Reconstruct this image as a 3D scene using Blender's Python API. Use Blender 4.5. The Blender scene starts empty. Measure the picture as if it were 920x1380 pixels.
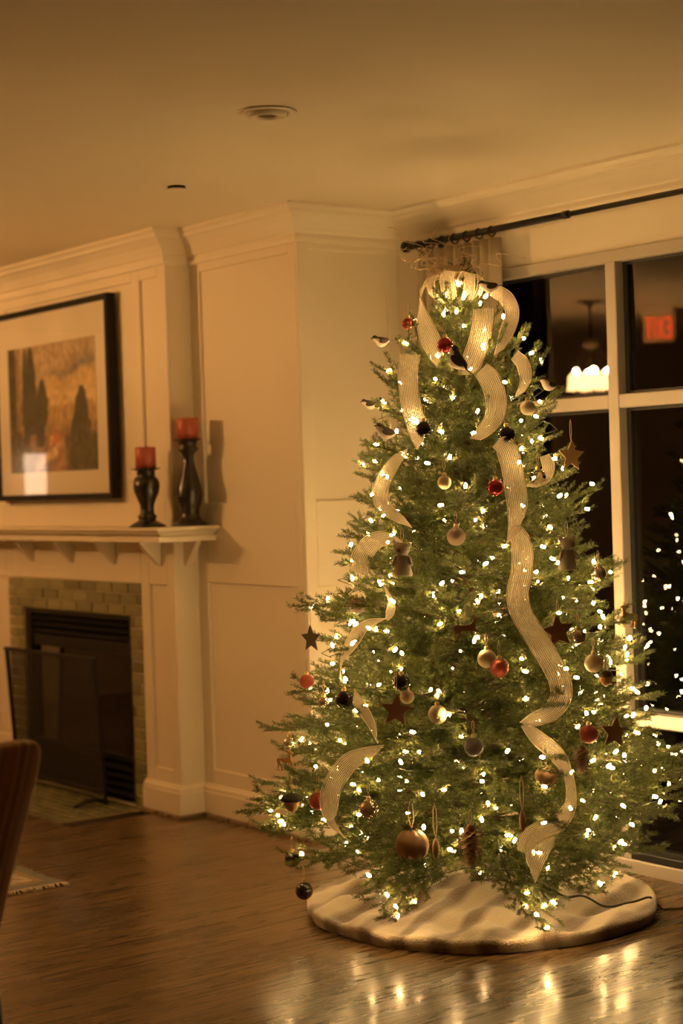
import bpy, bmesh, math, random
import numpy as np
from mathutils import Vector, Matrix

random.seed(7)
rng = np.random.default_rng(11)
SC = bpy.context.scene
COL = SC.collection
PI = math.pi

# ------------------------------------------------------------------ camera
H = 1.51                                   # eye height
YAW, PIT, ROL = 0.9282, 0.0165, -0.0309
cy, sy, cp, sp, cr, sr = math.cos(YAW), math.sin(YAW), math.cos(PIT), math.sin(PIT), math.cos(ROL), math.sin(ROL)
CM = (np.array([[cr, -sr, 0], [sr, cr, 0], [0, 0, 1]]) @ np.array([[1, 0, 0], [0, cp, -sp], [0, sp, cp]])
      @ np.array([[cy, 0, sy], [0, 1, 0], [-sy, 0, cy]]))
def _w(v): return Vector((v[0], v[2], -v[1]))
_r, _u, _b = _w(CM[0]), -_w(CM[1]), -_w(CM[2])
cam = bpy.data.cameras.new('camera')
cam.sensor_fit = 'VERTICAL'; cam.sensor_height = 36.0
cam.lens = 2330.0 / 1380.0 * 36.0
cam.dof.use_dof = True; cam.dof.focus_distance = 5.70; cam.dof.aperture_fstop = 1.8
cam.clip_start = 0.05
camo = bpy.data.objects.new('camera', cam); COL.objects.link(camo)
camo.matrix_world = Matrix(((_r.x, _u.x, _b.x, 0), (_r.y, _u.y, _b.y, 0), (_r.z, _u.z, _b.z, H), (0, 0, 0, 1)))
SC.camera = camo

# ------------------------------------------------------------------ world: a dark night outside
wld = bpy.data.worlds.new('night'); SC.world = wld; wld.use_nodes = True
wld.node_tree.nodes['Background'].inputs[0].default_value = (0.010, 0.013, 0.012, 1)
wld.node_tree.nodes['Background'].inputs[1].default_value = 0.55

# ------------------------------------------------------------------ exposure
SC.view_settings.view_transform = 'Standard'; SC.view_settings.look = 'None'
SC.view_settings.gamma = 1.0; SC.view_settings.use_curve_mapping = False
SC.view_settings.exposure = 0.22
SC.cycles.max_bounces = 7; SC.cycles.diffuse_bounces = 4; SC.cycles.glossy_bounces = 4
SC.cycles.transparent_max_bounces = 12; SC.cycles.transmission_bounces = 6
SC.cycles.caustics_reflective = False; SC.cycles.caustics_refractive = False
SC.cycles.sample_clamp_indirect = 4.0

# lamp settings (used by the lamp builders below)
WARM = (1.0, 0.50, 0.155)
SHADE_GLOW = 30.0        # glow of a fabric lamp shade
LAMP_WATTS = 50.0        # point light added just above each shade rim to light the room
DOWNLIGHT_WATTS = 60.0   # recessed ceiling lamps that are switched on, behind the photographer
BULB_GLOW = 215.0        # little tree lamps

# ------------------------------------------------------------------ materials
def newmat(name):
    m = bpy.data.materials.new(name); m.use_nodes = True
    nt = m.node_tree; return m, nt, nt.nodes, nt.links, nt.nodes['Principled BSDF']
def setp(b, **k):
    for n, v in k.items():
        b.inputs[n.replace('_', ' ')].default_value = v
def mixcol(N, L, fac, a, b, mode='MIX'):
    n = N.new('ShaderNodeMix'); n.data_type = 'RGBA'; n.blend_type = mode
    for i, v in ((0, fac), (6, a), (7, b)):
        if hasattr(v, 'is_linked') or hasattr(v, 'links'): L.new(v, n.inputs[i])
        elif i == 0: n.inputs[0].default_value = v
        else: n.inputs[i].default_value = (*v, 1)
    return n.outputs[2]
def mat(name, col, rough=0.6, col2=None, scale=8.0, bump=0.0, bscale=None, metal=0.0, coat=0.0, spec=0.5,
        island=0.0, objrand=0.0, sheen=0.0, detail=4.0):
    m, nt, N, L, b = newmat(name)
    setp(b, Roughness=rough, Metallic=metal, Coat_Weight=coat, Specular_IOR_Level=spec, Sheen_Weight=sheen)
    b.inputs['Base Color'].default_value = (*col, 1)
    tc = N.new('ShaderNodeTexCoord')
    out = None
    if col2 is not None:
        nz = N.new('ShaderNodeTexNoise'); nz.inputs['Scale'].default_value = scale; nz.inputs['Detail'].default_value = detail
        L.new(tc.outputs['Object'], nz.inputs['Vector'])
        out = mixcol(N, L, nz.outputs['Fac'], col, col2)
    if island or objrand:
        if island: src = N.new('ShaderNodeNewGeometry').outputs['Random Per Island']; amt = island
        else: src = N.new('ShaderNodeObjectInfo').outputs['Random']; amt = objrand
        mr = N.new('ShaderNodeMapRange'); L.new(src, mr.inputs[0]); mr.inputs[3].default_value = 1 - amt; mr.inputs[4].default_value = 1 + amt
        hv = N.new('ShaderNodeHueSaturation'); L.new(mr.outputs[0], hv.inputs['Value'])
        if out is None: hv.inputs['Color'].default_value = (*col, 1)
        else: L.new(out, hv.inputs['Color'])
        out = hv.outputs[0]
    if out is not None: L.new(out, b.inputs['Base Color'])
    if bump:
        nb = N.new('ShaderNodeTexNoise'); nb.inputs['Scale'].default_value = bscale or scale * 3; nb.inputs['Detail'].default_value = 5
        L.new(tc.outputs['Object'], nb.inputs['Vector'])
        bp = N.new('ShaderNodeBump'); bp.inputs['Strength'].default_value = bump; bp.inputs['Distance'].default_value = 0.01
        L.new(nb.outputs['Fac'], bp.inputs['Height']); L.new(bp.outputs[0], b.inputs['Normal'])
    return m
def emit(name, col, strength):
    m, nt, N, L, b = newmat(name); setp(b, Roughness=0.5)
    b.inputs['Base Color'].default_value = (*col, 1)
    b.inputs['Emission Color'].default_value = (*col, 1); b.inputs['Emission Strength'].default_value = strength
    return m
def thinglass(name, gain=1.0, tint=(1, 1, 1)):
    m, nt, N, L, b = newmat(name); N.remove(b); o = N['Material Output']
    tr = N.new('ShaderNodeBsdfTransparent'); tr.inputs[0].default_value = (*tint, 1)
    gl = N.new('ShaderNodeBsdfGlossy'); gl.inputs['Roughness'].default_value = 0.0
    fr = N.new('ShaderNodeFresnel'); fr.inputs['IOR'].default_value = 1.5
    mu = N.new('ShaderNodeMath'); mu.operation = 'MULTIPLY'; mu.inputs[1].default_value = gain; mu.use_clamp = True
    mx = N.new('ShaderNodeMixShader'); L.new(fr.outputs[0], mu.inputs[0]); L.new(mu.outputs[0], mx.inputs[0])
    L.new(tr.outputs[0], mx.inputs[1]); L.new(gl.outputs[0], mx.inputs[2]); L.new(mx.outputs[0], o.inputs[0])
    return m

M = {}
M['paint'] = mat('cream_paint', (0.80, 0.72, 0.58), 0.48, (0.77, 0.69, 0.55), 3.0, 0.02, 60)
M['ceil'] = mat('ceiling_paint', (0.78, 0.70, 0.55), 0.75, (0.72, 0.64, 0.50), 1.6, 0.03, 40)
M['farwall'] = mat('tan_wall_paint', (0.54, 0.46, 0.34), 0.7, (0.51, 0.43, 0.31), 2.0)
M['black_metal'] = mat('black_metal', (0.008, 0.008, 0.007), 0.48, (0.013, 0.013, 0.011), 30, spec=0.3)
M['black_wood'] = mat('black_lacquered_wood', (0.010, 0.009, 0.007), 0.28, (0.02, 0.016, 0.012), 25, coat=0.25)
M['frame_black'] = mat('black_picture_frame', (0.008, 0.0075, 0.006), 0.5, (0.012, 0.011, 0.009), 30, spec=0.2)
M['matboard'] = mat('cream_mat_board', (0.80, 0.72, 0.58), 0.8, (0.78, 0.70, 0.56), 20)
M['bronze'] = mat('dark_bronze', (0.035, 0.027, 0.018), 0.4, (0.05, 0.04, 0.025), 20, metal=0.6)
M['tile'] = mat('glazed_green_tile', (0.27, 0.265, 0.145), 0.20, (0.15, 0.145, 0.07), 22, 0.08, 30, coat=0.4, objrand=0.30)
M['grout'] = mat('pale_grout', (0.58, 0.52, 0.36), 0.9, (0.52, 0.47, 0.32), 40)
M['refractory'] = mat('firebox_panel', (0.72, 0.56, 0.38), 0.9, (0.58, 0.44, 0.28), 6, 0.1, 30)
M['log'] = mat('charred_log', (0.06, 0.045, 0.03), 0.95, (0.13, 0.10, 0.07), 14, 0.6, 30)
M['candle'] = mat('red_wax', (0.46, 0.105, 0.062), 0.45, (0.40, 0.085, 0.05), 12)
M['wick'] = mat('wick', (0.03, 0.02, 0.015), 0.9)
M['window_paint'] = mat('window_frame_paint', (0.45, 0.40, 0.345), 0.42, (0.42, 0.37, 0.315), 8)
M['gasket'] = mat('black_gasket', (0.010, 0.011, 0.010), 0.5)
M['glass'] = thinglass('window_glass', 2.0, (0.93, 0.95, 0.94))
M['picture_glass'] = thinglass('picture_glass', 0.2)
M['fire_glass'] = thinglass('fireplace_glass', 3.5, (0.9, 0.9, 0.88))
M['curtain'] = mat('linen_curtain', (0.46, 0.38, 0.27), 0.9, (0.36, 0.29, 0.20), 30, 0.1, 200, sheen=0.3)
M['lamp_white'] = mat('white_trim_metal', (0.72, 0.64, 0.52), 0.45)
M['lamp_inner'] = mat('recess_reflector', (0.50, 0.43, 0.33), 0.4)
M['dark_slot'] = mat('dark_slot', (0.02, 0.016, 0.01), 0.8)
M['ext_ground'] = mat('night_lawn', (0.012, 0.016, 0.010), 0.95, (0.02, 0.02, 0.014), 2)
M['street'] = emit('teal_street_lamp', (0.35, 0.95, 0.85), 6.0)
M['shade'] = emit('glowing_shade_fabric', (1.0, 0.54, 0.20), SHADE_GLOW)
M['sconce_shade'] = emit('glowing_sconce_panel', (1.0, 0.70, 0.45), 3.8)
M['lamp_bulb'] = emit('lamp_bulb', (1.0, 0.62, 0.28), 90.0)
M['exit_red'] = emit('exit_letter', (1.0, 0.05, 0.03), 6.0)
M['exit_panel'] = emit('exit_panel', (1.0, 0.62, 0.30), 0.03)

def wood_floor():
    m, nt, N, L, b = newmat('oak_floorboard'); setp(b, Coat_Weight=0.20, Coat_Roughness=0.13, Specular_IOR_Level=0.4)
    tc = N.new('ShaderNodeTexCoord'); oi = N.new('ShaderNodeObjectInfo')
    mp = N.new('ShaderNodeMapping'); mp.inputs['Scale'].default_value = (14, 1.3, 14)
    mul = N.new('ShaderNodeVectorMath'); mul.operation = 'SCALE'; mul.inputs[0].default_value = (37, 91, 13)
    L.new(oi.outputs['Random'], mul.inputs['Scale'])
    ad = N.new('ShaderNodeVectorMath'); L.new(tc.outputs['Object'], ad.inputs[0]); L.new(mul.outputs[0], ad.inputs[1]); L.new(ad.outputs[0], mp.inputs[0])
    nz = N.new('ShaderNodeTexNoise'); nz.inputs['Scale'].default_value = 2.2; nz.inputs['Detail'].default_value = 7; nz.inputs['Distortion'].default_value = 1.2
    L.new(mp.outputs[0], nz.inputs[0])
    wv = N.new('ShaderNodeTexWave'); wv.bands_direction = 'X'; wv.inputs['Scale'].default_value = 1.1; wv.inputs['Distortion'].default_value = 9; wv.inputs['Detail'].default_value = 3; wv.inputs['Detail Scale'].default_value = 1.2
    L.new(mp.outputs[0], wv.inputs[0])
    cr1 = N.new('ShaderNodeValToRGB'); cr1.color_ramp.elements[0].color = (0.090, 0.056, 0.026, 1); cr1.color_ramp.elements[1].color = (0.26, 0.165, 0.080, 1)
    cr1.color_ramp.elements[0].position = 0.28; cr1.color_ramp.elements[1].position = 0.72
    L.new(nz.outputs['Fac'], cr1.inputs[0])
    dk = mixcol(N, L, 0.60, cr1.outputs[0], wv.outputs['Color'], 'MULTIPLY')
    mr = N.new('ShaderNodeMapRange'); L.new(oi.outputs['Random'], mr.inputs[0]); mr.inputs[3].default_value = 0.86; mr.inputs[4].default_value = 1.14
    hv = N.new('ShaderNodeHueSaturation'); L.new(dk, hv.inputs['Color']); L.new(mr.outputs[0], hv.inputs['Value'])
    L.new(hv.outputs[0], b.inputs['Base Color'])
    rr = N.new('ShaderNodeMapRange'); L.new(nz.outputs['Fac'], rr.inputs[0]); rr.inputs[3].default_value = 0.20; rr.inputs[4].default_value = 0.36
    L.new(rr.outputs[0], b.inputs['Roughness'])
    bp = N.new('ShaderNodeBump'); bp.inputs['Strength'].default_value = 0.05; bp.inputs['Distance'].default_value = 0.003
    L.new(nz.outputs['Fac'], bp.inputs['Height']); L.new(bp.outputs[0], b.inputs['Normal'])
    return m
M['floor'] = wood_floor()
M['subfloor'] = mat('dark_subfloor', (0.03, 0.018, 0.008), 0.9)

# ------------------------------------------------------------------ geometry helpers
def link(name, me, m=None, parent=None, smooth=False):
    if m is not None:
        for mm in (m if isinstance(m, (list, tuple)) else [m]): me.materials.append(mm)
    if smooth: me.polygons.foreach_set('use_smooth', [True] * len(me.polygons))
    o = bpy.data.objects.new(name, me); COL.objects.link(o)
    if parent is not None: o.parent = parent
    return o
def from_bm(name, bm, m=None, parent=None, smooth=False):
    me = bpy.data.meshes.new(name); bm.to_mesh(me); bm.free()
    return link(name, me, m, parent, smooth)
def bbox(bm, x0, x1, y0, y1, z0, z1, bev=0.0):
    r = bmesh.ops.create_cube(bm, size=1.0)
    for v in r['verts']:
        v.co = Vector((x0 + (v.co.x + .5) * (x1 - x0), y0 + (v.co.y + .5) * (y1 - y0), z0 + (v.co.z + .5) * (z1 - z0)))
    if bev:
        es = list({e for v in r['verts'] for e in v.link_edges})
        bmesh.ops.bevel(bm, geom=es, offset=bev, segments=1, affect='EDGES')
def box(name, x0, x1, y0, y1, z0, z1, m, parent=None, bev=0.0):
    bm = bmesh.new(); bbox(bm, x0, x1, y0, y1, z0, z1, bev)
    return from_bm(name, bm, m, parent)
def lathe_bm(bm, prof, seg=32, cx=0, cy=0, cz=0, mi=0):
    rings = []
    for r, z in prof:
        if r < 1e-6: rings.append([bm.verts.new((cx, cy, cz + z))])
        else: rings.append([bm.verts.new((cx + r * math.cos(2 * PI * i / seg), cy + r * math.sin(2 * PI * i / seg), cz + z)) for i in range(seg)])
    for a, b in zip(rings, rings[1:]):
        for i in range(seg):
            j = (i + 1) % seg
            if len(a) == 1 and len(b) == 1: continue
            if len(a) == 1: f = bm.faces.new((a[0], b[j], b[i]))
            elif len(b) == 1: f = bm.faces.new((a[i], a[j], b[0]))
            else: f = bm.faces.new((a[i], a[j], b[j], b[i]))
            f.smooth = True; f.material_index = mi
    bmesh.ops.recalc_face_normals(bm, faces=bm.faces)
def lathe(name, prof, m, parent=None, seg=32, loc=(0, 0, 0)):
    bm = bmesh.new(); lathe_bm(bm, prof, seg)
    o = from_bm(name, bm, m, parent); o.location = loc
    return o
def tube_bm(bm, pts, rad, seg=6, cap=True, mi=0):
    pts = [Vector(p) for p in pts]; n = len(pts)
    rads = rad if isinstance(rad, (list, tuple)) else [rad] * n
    rings = []; prev = None
    for i, p in enumerate(pts):
        t = (pts[min(i + 1, n - 1)] - pts[max(i - 1, 0)])
        t = t.normalized() if t.length > 1e-9 else Vector((0, 0, 1))
        if prev is None:
            a = t.cross(Vector((0, 0, 1)) if abs(t.z) < .9 else Vector((1, 0, 0))).normalized()
        else:
            a = (prev - t * prev.dot(t))
            a = a.normalized() if a.length > 1e-6 else t.orthogonal().normalized()
        prev = a; b = t.cross(a)
        rings.append([bm.verts.new(p + (a * math.cos(2 * PI * k / seg) + b * math.sin(2 * PI * k / seg)) * rads[i]) for k in range(seg)])
    for A, B in zip(rings, rings[1:]):
        for k in range(seg):
            f = bm.faces.new((A[k], A[(k + 1) % seg], B[(k + 1) % seg], B[k])); f.smooth = True; f.material_index = mi
    if cap:
        for R_ in (rings[0][::-1], rings[-1]):
            f = bm.faces.new(R_); f.material_index = mi
def tube(name, pts, rad, m, parent=None, seg=8):
    bm = bmesh.new(); tube_bm(bm, pts, rad, seg); return from_bm(name, bm, m, parent)
def sphere_bm(bm, r, c=(0, 0, 0), sc=(1, 1, 1), u=20, v=12, mi=0, rot=None):
    mt = Matrix.Translation(c) @ (rot.to_4x4() if rot is not None else Matrix()) @ Matrix.Diagonal((sc[0], sc[1], sc[2], 1))
    res = bmesh.ops.create_uvsphere(bm, u_segments=u, v_segments=v, radius=r, matrix=mt)
    for f in {f for vv in res['verts'] for f in vv.link_faces}: f.smooth = True; f.material_index = mi
def extrude_bm(bm, poly, th, bev=0.0):
    """outline in x,z extruded along y"""
    a = [bm.verts.new((p[0], -th / 2, p[1])) for p in poly]; b = [bm.verts.new((p[0], th / 2, p[1])) for p in poly]
    n = len(poly); bm.faces.new(a); bm.faces.new(b[::-1])
    for i in range(n): bm.faces.new((a[(i + 1) % n], a[i], b[i], b[(i + 1) % n]))
    bmesh.ops.recalc_face_normals(bm, faces=bm.faces)
    if bev:
        es = [e for e in bm.edges if abs(e.verts[0].co.y - e.verts[1].co.y) < 1e-7]
        bmesh.ops.bevel(bm, geom=es, offset=bev, segments=1, affect='EDGES')
def smooth_path(P, n=8):
    """Catmull-Rom through tuples of any length"""
    P = np.array(P, float); out = []
    Q = np.vstack([2 * P[0] - P[1], P, 2 * P[-1] - P[-2]])
    for i in range(1, len(Q) - 2):
        for k in range(n):
            t = k / n; a, b, c, d = Q[i - 1], Q[i], Q[i + 1], Q[i + 2]
            out.append(.5 * ((2 * b) + (c - a) * t + (2 * a - 5 * b + 4 * c - d) * t * t + (3 * b - a - 3 * c + d) * t ** 3))
    out.append(P[-1]); return out
def empty(name, loc=(0, 0, 0), rz=0.0):
    o = bpy.data.objects.new(name, None); COL.objects.link(o); o.location = loc; o.rotation_euler = (0, 0, rz)
    o.empty_display_size = 0.05
    return o
def tag(o, label=None, cat=None, group=None, kind=None):
    if label: o['label'] = label
    if cat: o['category'] = cat
    if group: o['group'] = group
    if kind: o['kind'] = kind
    return o
def struct(o, label, cat):
    return tag(o, label, cat, kind='structure')
def copy_tree(o, parent=None):
    c = o.copy(); COL.objects.link(c); c.parent = parent
    for ch in list(o.children): copy_tree(ch, c)
    return c

# ------------------------------------------------------------------ measures of the room (metres)
CEIL = 2.675
YF, YA, YW = 4.11, 4.24, 4.78          # chimney breast face, alcove wall face, window wall face
BX0, BX1 = -8.735, -6.775              # chimney breast
XC = -5.92                             # outside corner / return wall
RX0, RX1, RY0 = -11.3, 2.6, -3.6       # far ends of the room
CROWN_Z, CROWN_P = 2.535, 0.14

# floor: boards running away from the camera, recessed joints
fl = box('floor', RX0, RX1, RY0, YW + .05, -0.06, -0.012, M['subfloor'])
struct(fl, 'glossy brown oak plank floor under the whole room', 'floor')
HX0, HX1, HY0 = -8.48, -7.09, 3.656     # hearth cut-out
def board(name, x0, x1, y0, y1):
    b = box(name, -(x1 - x0) / 2, (x1 - x0) / 2, -(y1 - y0) / 2, (y1 - y0) / 2, -0.012, 0.0, M['floor'], fl)
    b.location = ((x0 + x1) / 2, (y0 + y1) / 2, 0)
BW = 0.127
nb = 0
x = -8.75
while x < -2.55:
    x1 = x + BW - 0.0012
    cuts = [0.9 - random.random() * 1.4]
    while cuts[-1] < 4.9: cuts.append(cuts[-1] + random.uniform(1.5, 2.5))
    for a, b in zip(cuts, cuts[1:]):
        a2, b2 = max(a, -0.5) + 0.0006, min(b, 4.80) - 0.0006
        if x < HX1 and x1 > HX0: b2 = min(b2, HY0 - 0.012)
        if b2 - a2 > 0.02: board('plank', x, x1, a2, b2); nb += 1
    x += BW
for a, b, c, d in ((RX0, -8.752, RY0, YW), (-8.75, x - .001, RY0, -0.502), (x, RX1, RY0, YW)):
    board('plank_field', a, b, c, d)

ce = box('ceiling', RX0, RX1, RY0, YW + .05, CEIL, CEIL + 0.1, M['ceil'])
struct(ce, 'plain warm cream plaster ceiling over the room', 'ceiling')

# ---- chimney breast: recessed panel plane, rails and stiles proud of it
FBX0, FBX1, FBZ1 = -8.319, -7.192, 0.909      # firebox opening
TLX0, TLX1, TLZ1 = -8.481, -7.082, 1.069      # tiled surround
wb = empty('wall_chimney_breast', (BX0, YF, 0))
struct(wb, 'cream panelled chimney breast above and around the fireplace', 'wall')
PR = 0.014
def wpart(name, x0, x1, y0, y1, z0, z1, parent, m='paint', bev=0.003):
    o = box(name, x0, x1, y0, y1, z0, z1, M[m], None, bev); o.parent = parent
    o.matrix_parent_inverse = Matrix.Translation(-parent.location); return o
wpart('upper_core', BX0, BX1, YF + PR, 4.62, TLZ1, CEIL, wb, bev=0)
wpart('pier_core', BX0, TLX0, YF + PR, 4.62, 0, TLZ1, wb, bev=0)
wpart('pier_core', TLX1, BX1, YF + PR, 4.62, 0, TLZ1, wb, bev=0)
Y0, Y1 = YF, YF + PR + .004
for s in (0, 1):
    mx = (lambda a, b: (a, b)) if s == 0 else (lambda a, b: (BX0 + BX1 - b, BX0 + BX1 - a))
    wpart('stile', *mx(-6.845, BX1), Y0, Y1, 0.0, CEIL - .04, wb)
    wpart('stile', *mx(-7.085, -7.012), Y0, Y1, 1.26, CEIL - .04, wb)
    wpart('stile', *mx(-7.082, -7.005), Y0, Y1, 0.0, 1.26, wb)
    wpart('rail', *mx(-7.012, -6.845), Y0, Y1, 2.485, CEIL - .04, wb)
    wpart('rail', *mx(-7.005, -6.845), Y0, Y1, 1.066, 1.45, wb)
    wpart('rail', *mx(-7.005, -6.845), Y0, Y1, 0.0, 0.214, wb)
wpart('rail', BX0 + BX1 + 7.085, -7.085, Y0, Y1, 2.483, CEIL - .04, wb)
wpart('frieze_rail', BX0 + BX1 + 7.082, -7.082, Y0, Y1, TLZ1, 1.45, wb)

# ---- alcove wall right of the chimney breast (and left of it, outside the frame)
wa = empty('wall_alcove', (BX1, YA, 0))
struct(wa, 'cream panelled wall between the chimney breast and the projecting corner', 'wall')
for x0, x1 in ((BX1, XC), (RX0, BX0)):
    wpart('core', x0, x1 - (PR if x1 == XC else 0), YA + PR, YW + .1, 0, CEIL, wa, bev=0)
wpart('stile', BX1, -6.70, YA, YA + PR + .004, 0, CEIL - .04, wa)
wpart('stile', -5.987, XC - PR - .004, YA, YA + PR + .004, 0, CEIL - .04, wa, bev=0)
wpart('rail', -6.70, -5.987, YA, YA + PR + .004, 2.493, CEIL - .04, wa)
wpart('rail', -6.70, -5.987, YA, YA + PR + .004, 1.075, 1.440, wa)
wpart('rail', -6.70, -5.987, YA, YA + PR + .004, 0.0, 0.219, wa)

# ---- return wall towards the window
wr = empty('wall_return', (XC, YA, 0))
struct(wr, 'short cream panelled return wall between the corner and the curtain', 'wall')
for n, y0, y1, z0, z1 in (('stile', YA, 4.30, 0, CEIL - .04), ('stile', 4.72, YW, 0, CEIL - .04), ('rail', 4.30, 4.72, 2.504, CEIL - .04),
                          ('rail', 4.30, 4.72, 1.075, 1.44), ('rail', 4.30, 4.72, 0, .219)):
    wpart(n, XC - PR - .004, XC, y0, y1, z0, z1, wr)

# ---- window wall
WX0, WX1 = -5.50, 0.70
WZ0, WZ1 = 0.05, 2.362
ww = empty('wall_window', (XC, YW, 0))
struct(ww, 'cream wall strip above and beside the tall window', 'wall')
wpart('header', XC - .1, RX1, YW, YW + .14, WZ1, CEIL, ww, bev=0)
wpart('side', XC - .1, WX0, YW, YW + .14, 0, WZ1, ww, bev=0)
wpart('side', WX1, RX1, YW, YW + .14, 0, WZ1, ww, bev=0)
wpart('threshold', WX0, WX1, YW - .018, YW + .14, -0.02, WZ0, ww, 'window_paint', bev=0.004)

# ---- other walls, behind and beside the photographer
for n, a, lab in (('wall_left', (RX0 - .1, RX0, RY0, YW + .1, 0, CEIL), 'plain tan wall at the far left end of the room'),
                  ('wall_rear', (RX0, RX1, RY0 - .1, RY0, 0, CEIL), 'plain tan wall behind the photographer'),
                  ('wall_right', (RX1, RX1 + .1, RY0, YW + .1, 0, CEIL), 'plain tan wall at the right end of the room')):
    struct(box(n, *a, M['farwall']), lab, 'wall')

# ---- crown moulding: a stepped profile swept along the walls (proj, z)
CP = [(0.0, 2.530), (0.018, 2.530), (0.024, 2.548), (0.024, 2.566), (0.034, 2.572), (0.044, 2.588), (0.062, 2.612), (0.088, 2.632), (0.104, 2.640), (0.112, 2.640), (0.118, 2.652), (0.132, 2.660), (0.140, 2.664), (0.140, 2.6745), (0.0, 2.6745)]
def sweep(name, prof, path, m, label, cat):
    """path: list of (x,y); room side to the right of travel; mitred corners"""
    bm = bmesh.new(); rings = []
    n = len(path)
    for i, (x, y) in enumerate(path):
        p = Vector((x, y))
        def nrm(a, b):
            d = (Vector(b) - Vector(a)).normalized(); return Vector((d.y, -d.x))
        if i == 0: off = nrm(path[0], path[1])
        elif i == n - 1: off = nrm(path[-2], path[-1])
        else:
            n1, n2 = nrm(path[i - 1], path[i]), nrm(path[i], path[i + 1])
            off = n1 + n2 if abs(n1.dot(n2)) < .5 else n1
        rings.append([bm.verts.new((p.x + off.x * q, p.y + off.y * q, z)) for q, z in prof])
    for A, B in zip(rings, rings[1:]):
        for k in range(len(prof) - 1): bm.faces.new((A[k], A[k + 1], B[k + 1], B[k]))
    bm.faces.new(rings[0]); bm.faces.new(rings[-1][::-1])
    bmesh.ops.recalc_face_normals(bm, faces=bm.faces)
    return struct(from_bm(name, bm, m), label, cat)
sweep('trim_1', CP, [(RX0 + .01, YA), (BX0, YA), (BX0, YF), (BX1, YF), (BX1, YA), (XC, YA), (XC, YW), (RX1 - .01, YW)], M['paint'],
      'cream stepped crown moulding running along wall tops', 'crown moulding')
BP = [(0.0, 0.152), (0.006, 0.152), (0.012, 0.142), (0.020, 0.136), (0.022, 0.120), (0.026, 0.116), (0.026, 0.020), (0.0, 0.020)]
SH = [(0.0, 0.020), (0.026, 0.020), (0.040, 0.014), (0.044, 0.001), (0.0, 0.001)]
for nm, pth, lab in (('right', [(TLX1, YF), (BX1, YF), (BX1, YA), (XC, YA), (XC, YW)], 'around the pilaster and along the alcove wall'),
                     ('left', [(BX0, YA), (BX0, YF), (TLX0, YF)], 'at the left pilaster beside the fireplace screen')):
    sweep('baseboard_' + nm, BP, pth, M['paint'], 'tall cream baseboard ' + lab, 'baseboard')
sweep('trim_2', SH, [(TLX1, YF), (BX1, YF), (BX1, YA), (XC, YA), (XC, YW)], M['floor'], 'brown wood shoe strip under the cream baseboard', 'shoe moulding')

# ================================================================== fireplace surround, hearth, firebox
TH, TW = 0.0533, 0.160
fs = empty('tile_surround', (TLX0, YF, 0))
tag(fs, 'olive green glazed tile surround framing the black firebox', 'fireplace surround')
def opart(o, parent):
    o.parent = parent; o.matrix_parent_inverse = Matrix.Translation(-parent.location); return o
for a in ((TLX0, FBX0, 0, TLZ1), (FBX1, TLX1, 0, TLZ1), (FBX0, FBX1, FBZ1, TLZ1)):
    opart(box('grout_bed', a[0], a[1], YF + .004, YF + .06, a[2], a[3], M['grout']), fs)
_tiles = {}
def tile(w, h, d, parent, loc, flat=False):
    k = (round(w, 4), round(h, 4), flat)
    if k not in _tiles:
        bm = bmesh.new()
        if flat: bbox(bm, -w / 2, w / 2, -h / 2, h / 2, -d, 0, 0.0018)
        else: bbox(bm, -w / 2, w / 2, 0, d, -h / 2, h / 2, 0.0018)
        me = bpy.data.meshes.new('tile'); bm.to_mesh(me); bm.free(); me.materials.append(M['tile']); _tiles[k] = me
    o = bpy.data.objects.new('tile', _tiles[k]); COL.objects.link(o)
    o.rotation_euler = (random.uniform(-.004, .004),) * 3
    o.location = loc; return opart(o, parent)
G = 0.0056
for r in range(20):
    z0 = TLZ1 - (r + 1) * TH; zc = z0 + TH / 2
    if z0 < -0.004: zc = (0.001 + z0 + TH) / 2
    hh = TH - G if z0 >= -0.004 else max(0.012, z0 + TH - .003 - G)
    off = (0, .5, .25, .75)[r % 4] * TW
    xs = TLX0 - off
    while xs < TLX1:
        a, b = max(xs, TLX0), min(xs + TW, TLX1)
        segs = [(a, b)] if z0 >= FBZ1 - .004 else [(a, min(b, FBX0)), (max(a, FBX1), b)]
        for p, q in segs:
            if q - p > 0.012: tile(q - p - G, hh, 0.012, fs, ((p + q) / 2, YF - random.uniform(0.002, .0035), zc))
        xs += TW
he = empty('hearth', (HX0, HY0, 0))
tag(he, 'flush hearth of olive green tiles on the floor before the fireplace', 'hearth')
opart(box('hearth_bed', HX0 - .005, HX1 + .005, HY0 - .010, YF + .06, -0.02, -0.004, M['grout']), he)
nr = 9; rh = (YF - HY0) / nr
for r in range(nr):
    yc = HY0 + (r + .5) * rh; xs = HX0 - (0, .5)[r % 2] * TW
    while xs < HX1:
        a, b = max(xs, HX0), min(xs + TW, HX1)
        if b - a > .012: tile(b - a - G, rh - G, 0.010, he, ((a + b) / 2, yc, 0.001 + random.uniform(0, .0012)), True)
        xs += TW
opart(box('wood_border', HX0 - .012, HX1 + .016, HY0 - .0115, HY0, -.01, .001, M['floor']), he)
opart(box('wood_border', HX1 + .002, HX1 + .016, HY0, YF - .03, -.01, .001, M['floor']), he)

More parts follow.
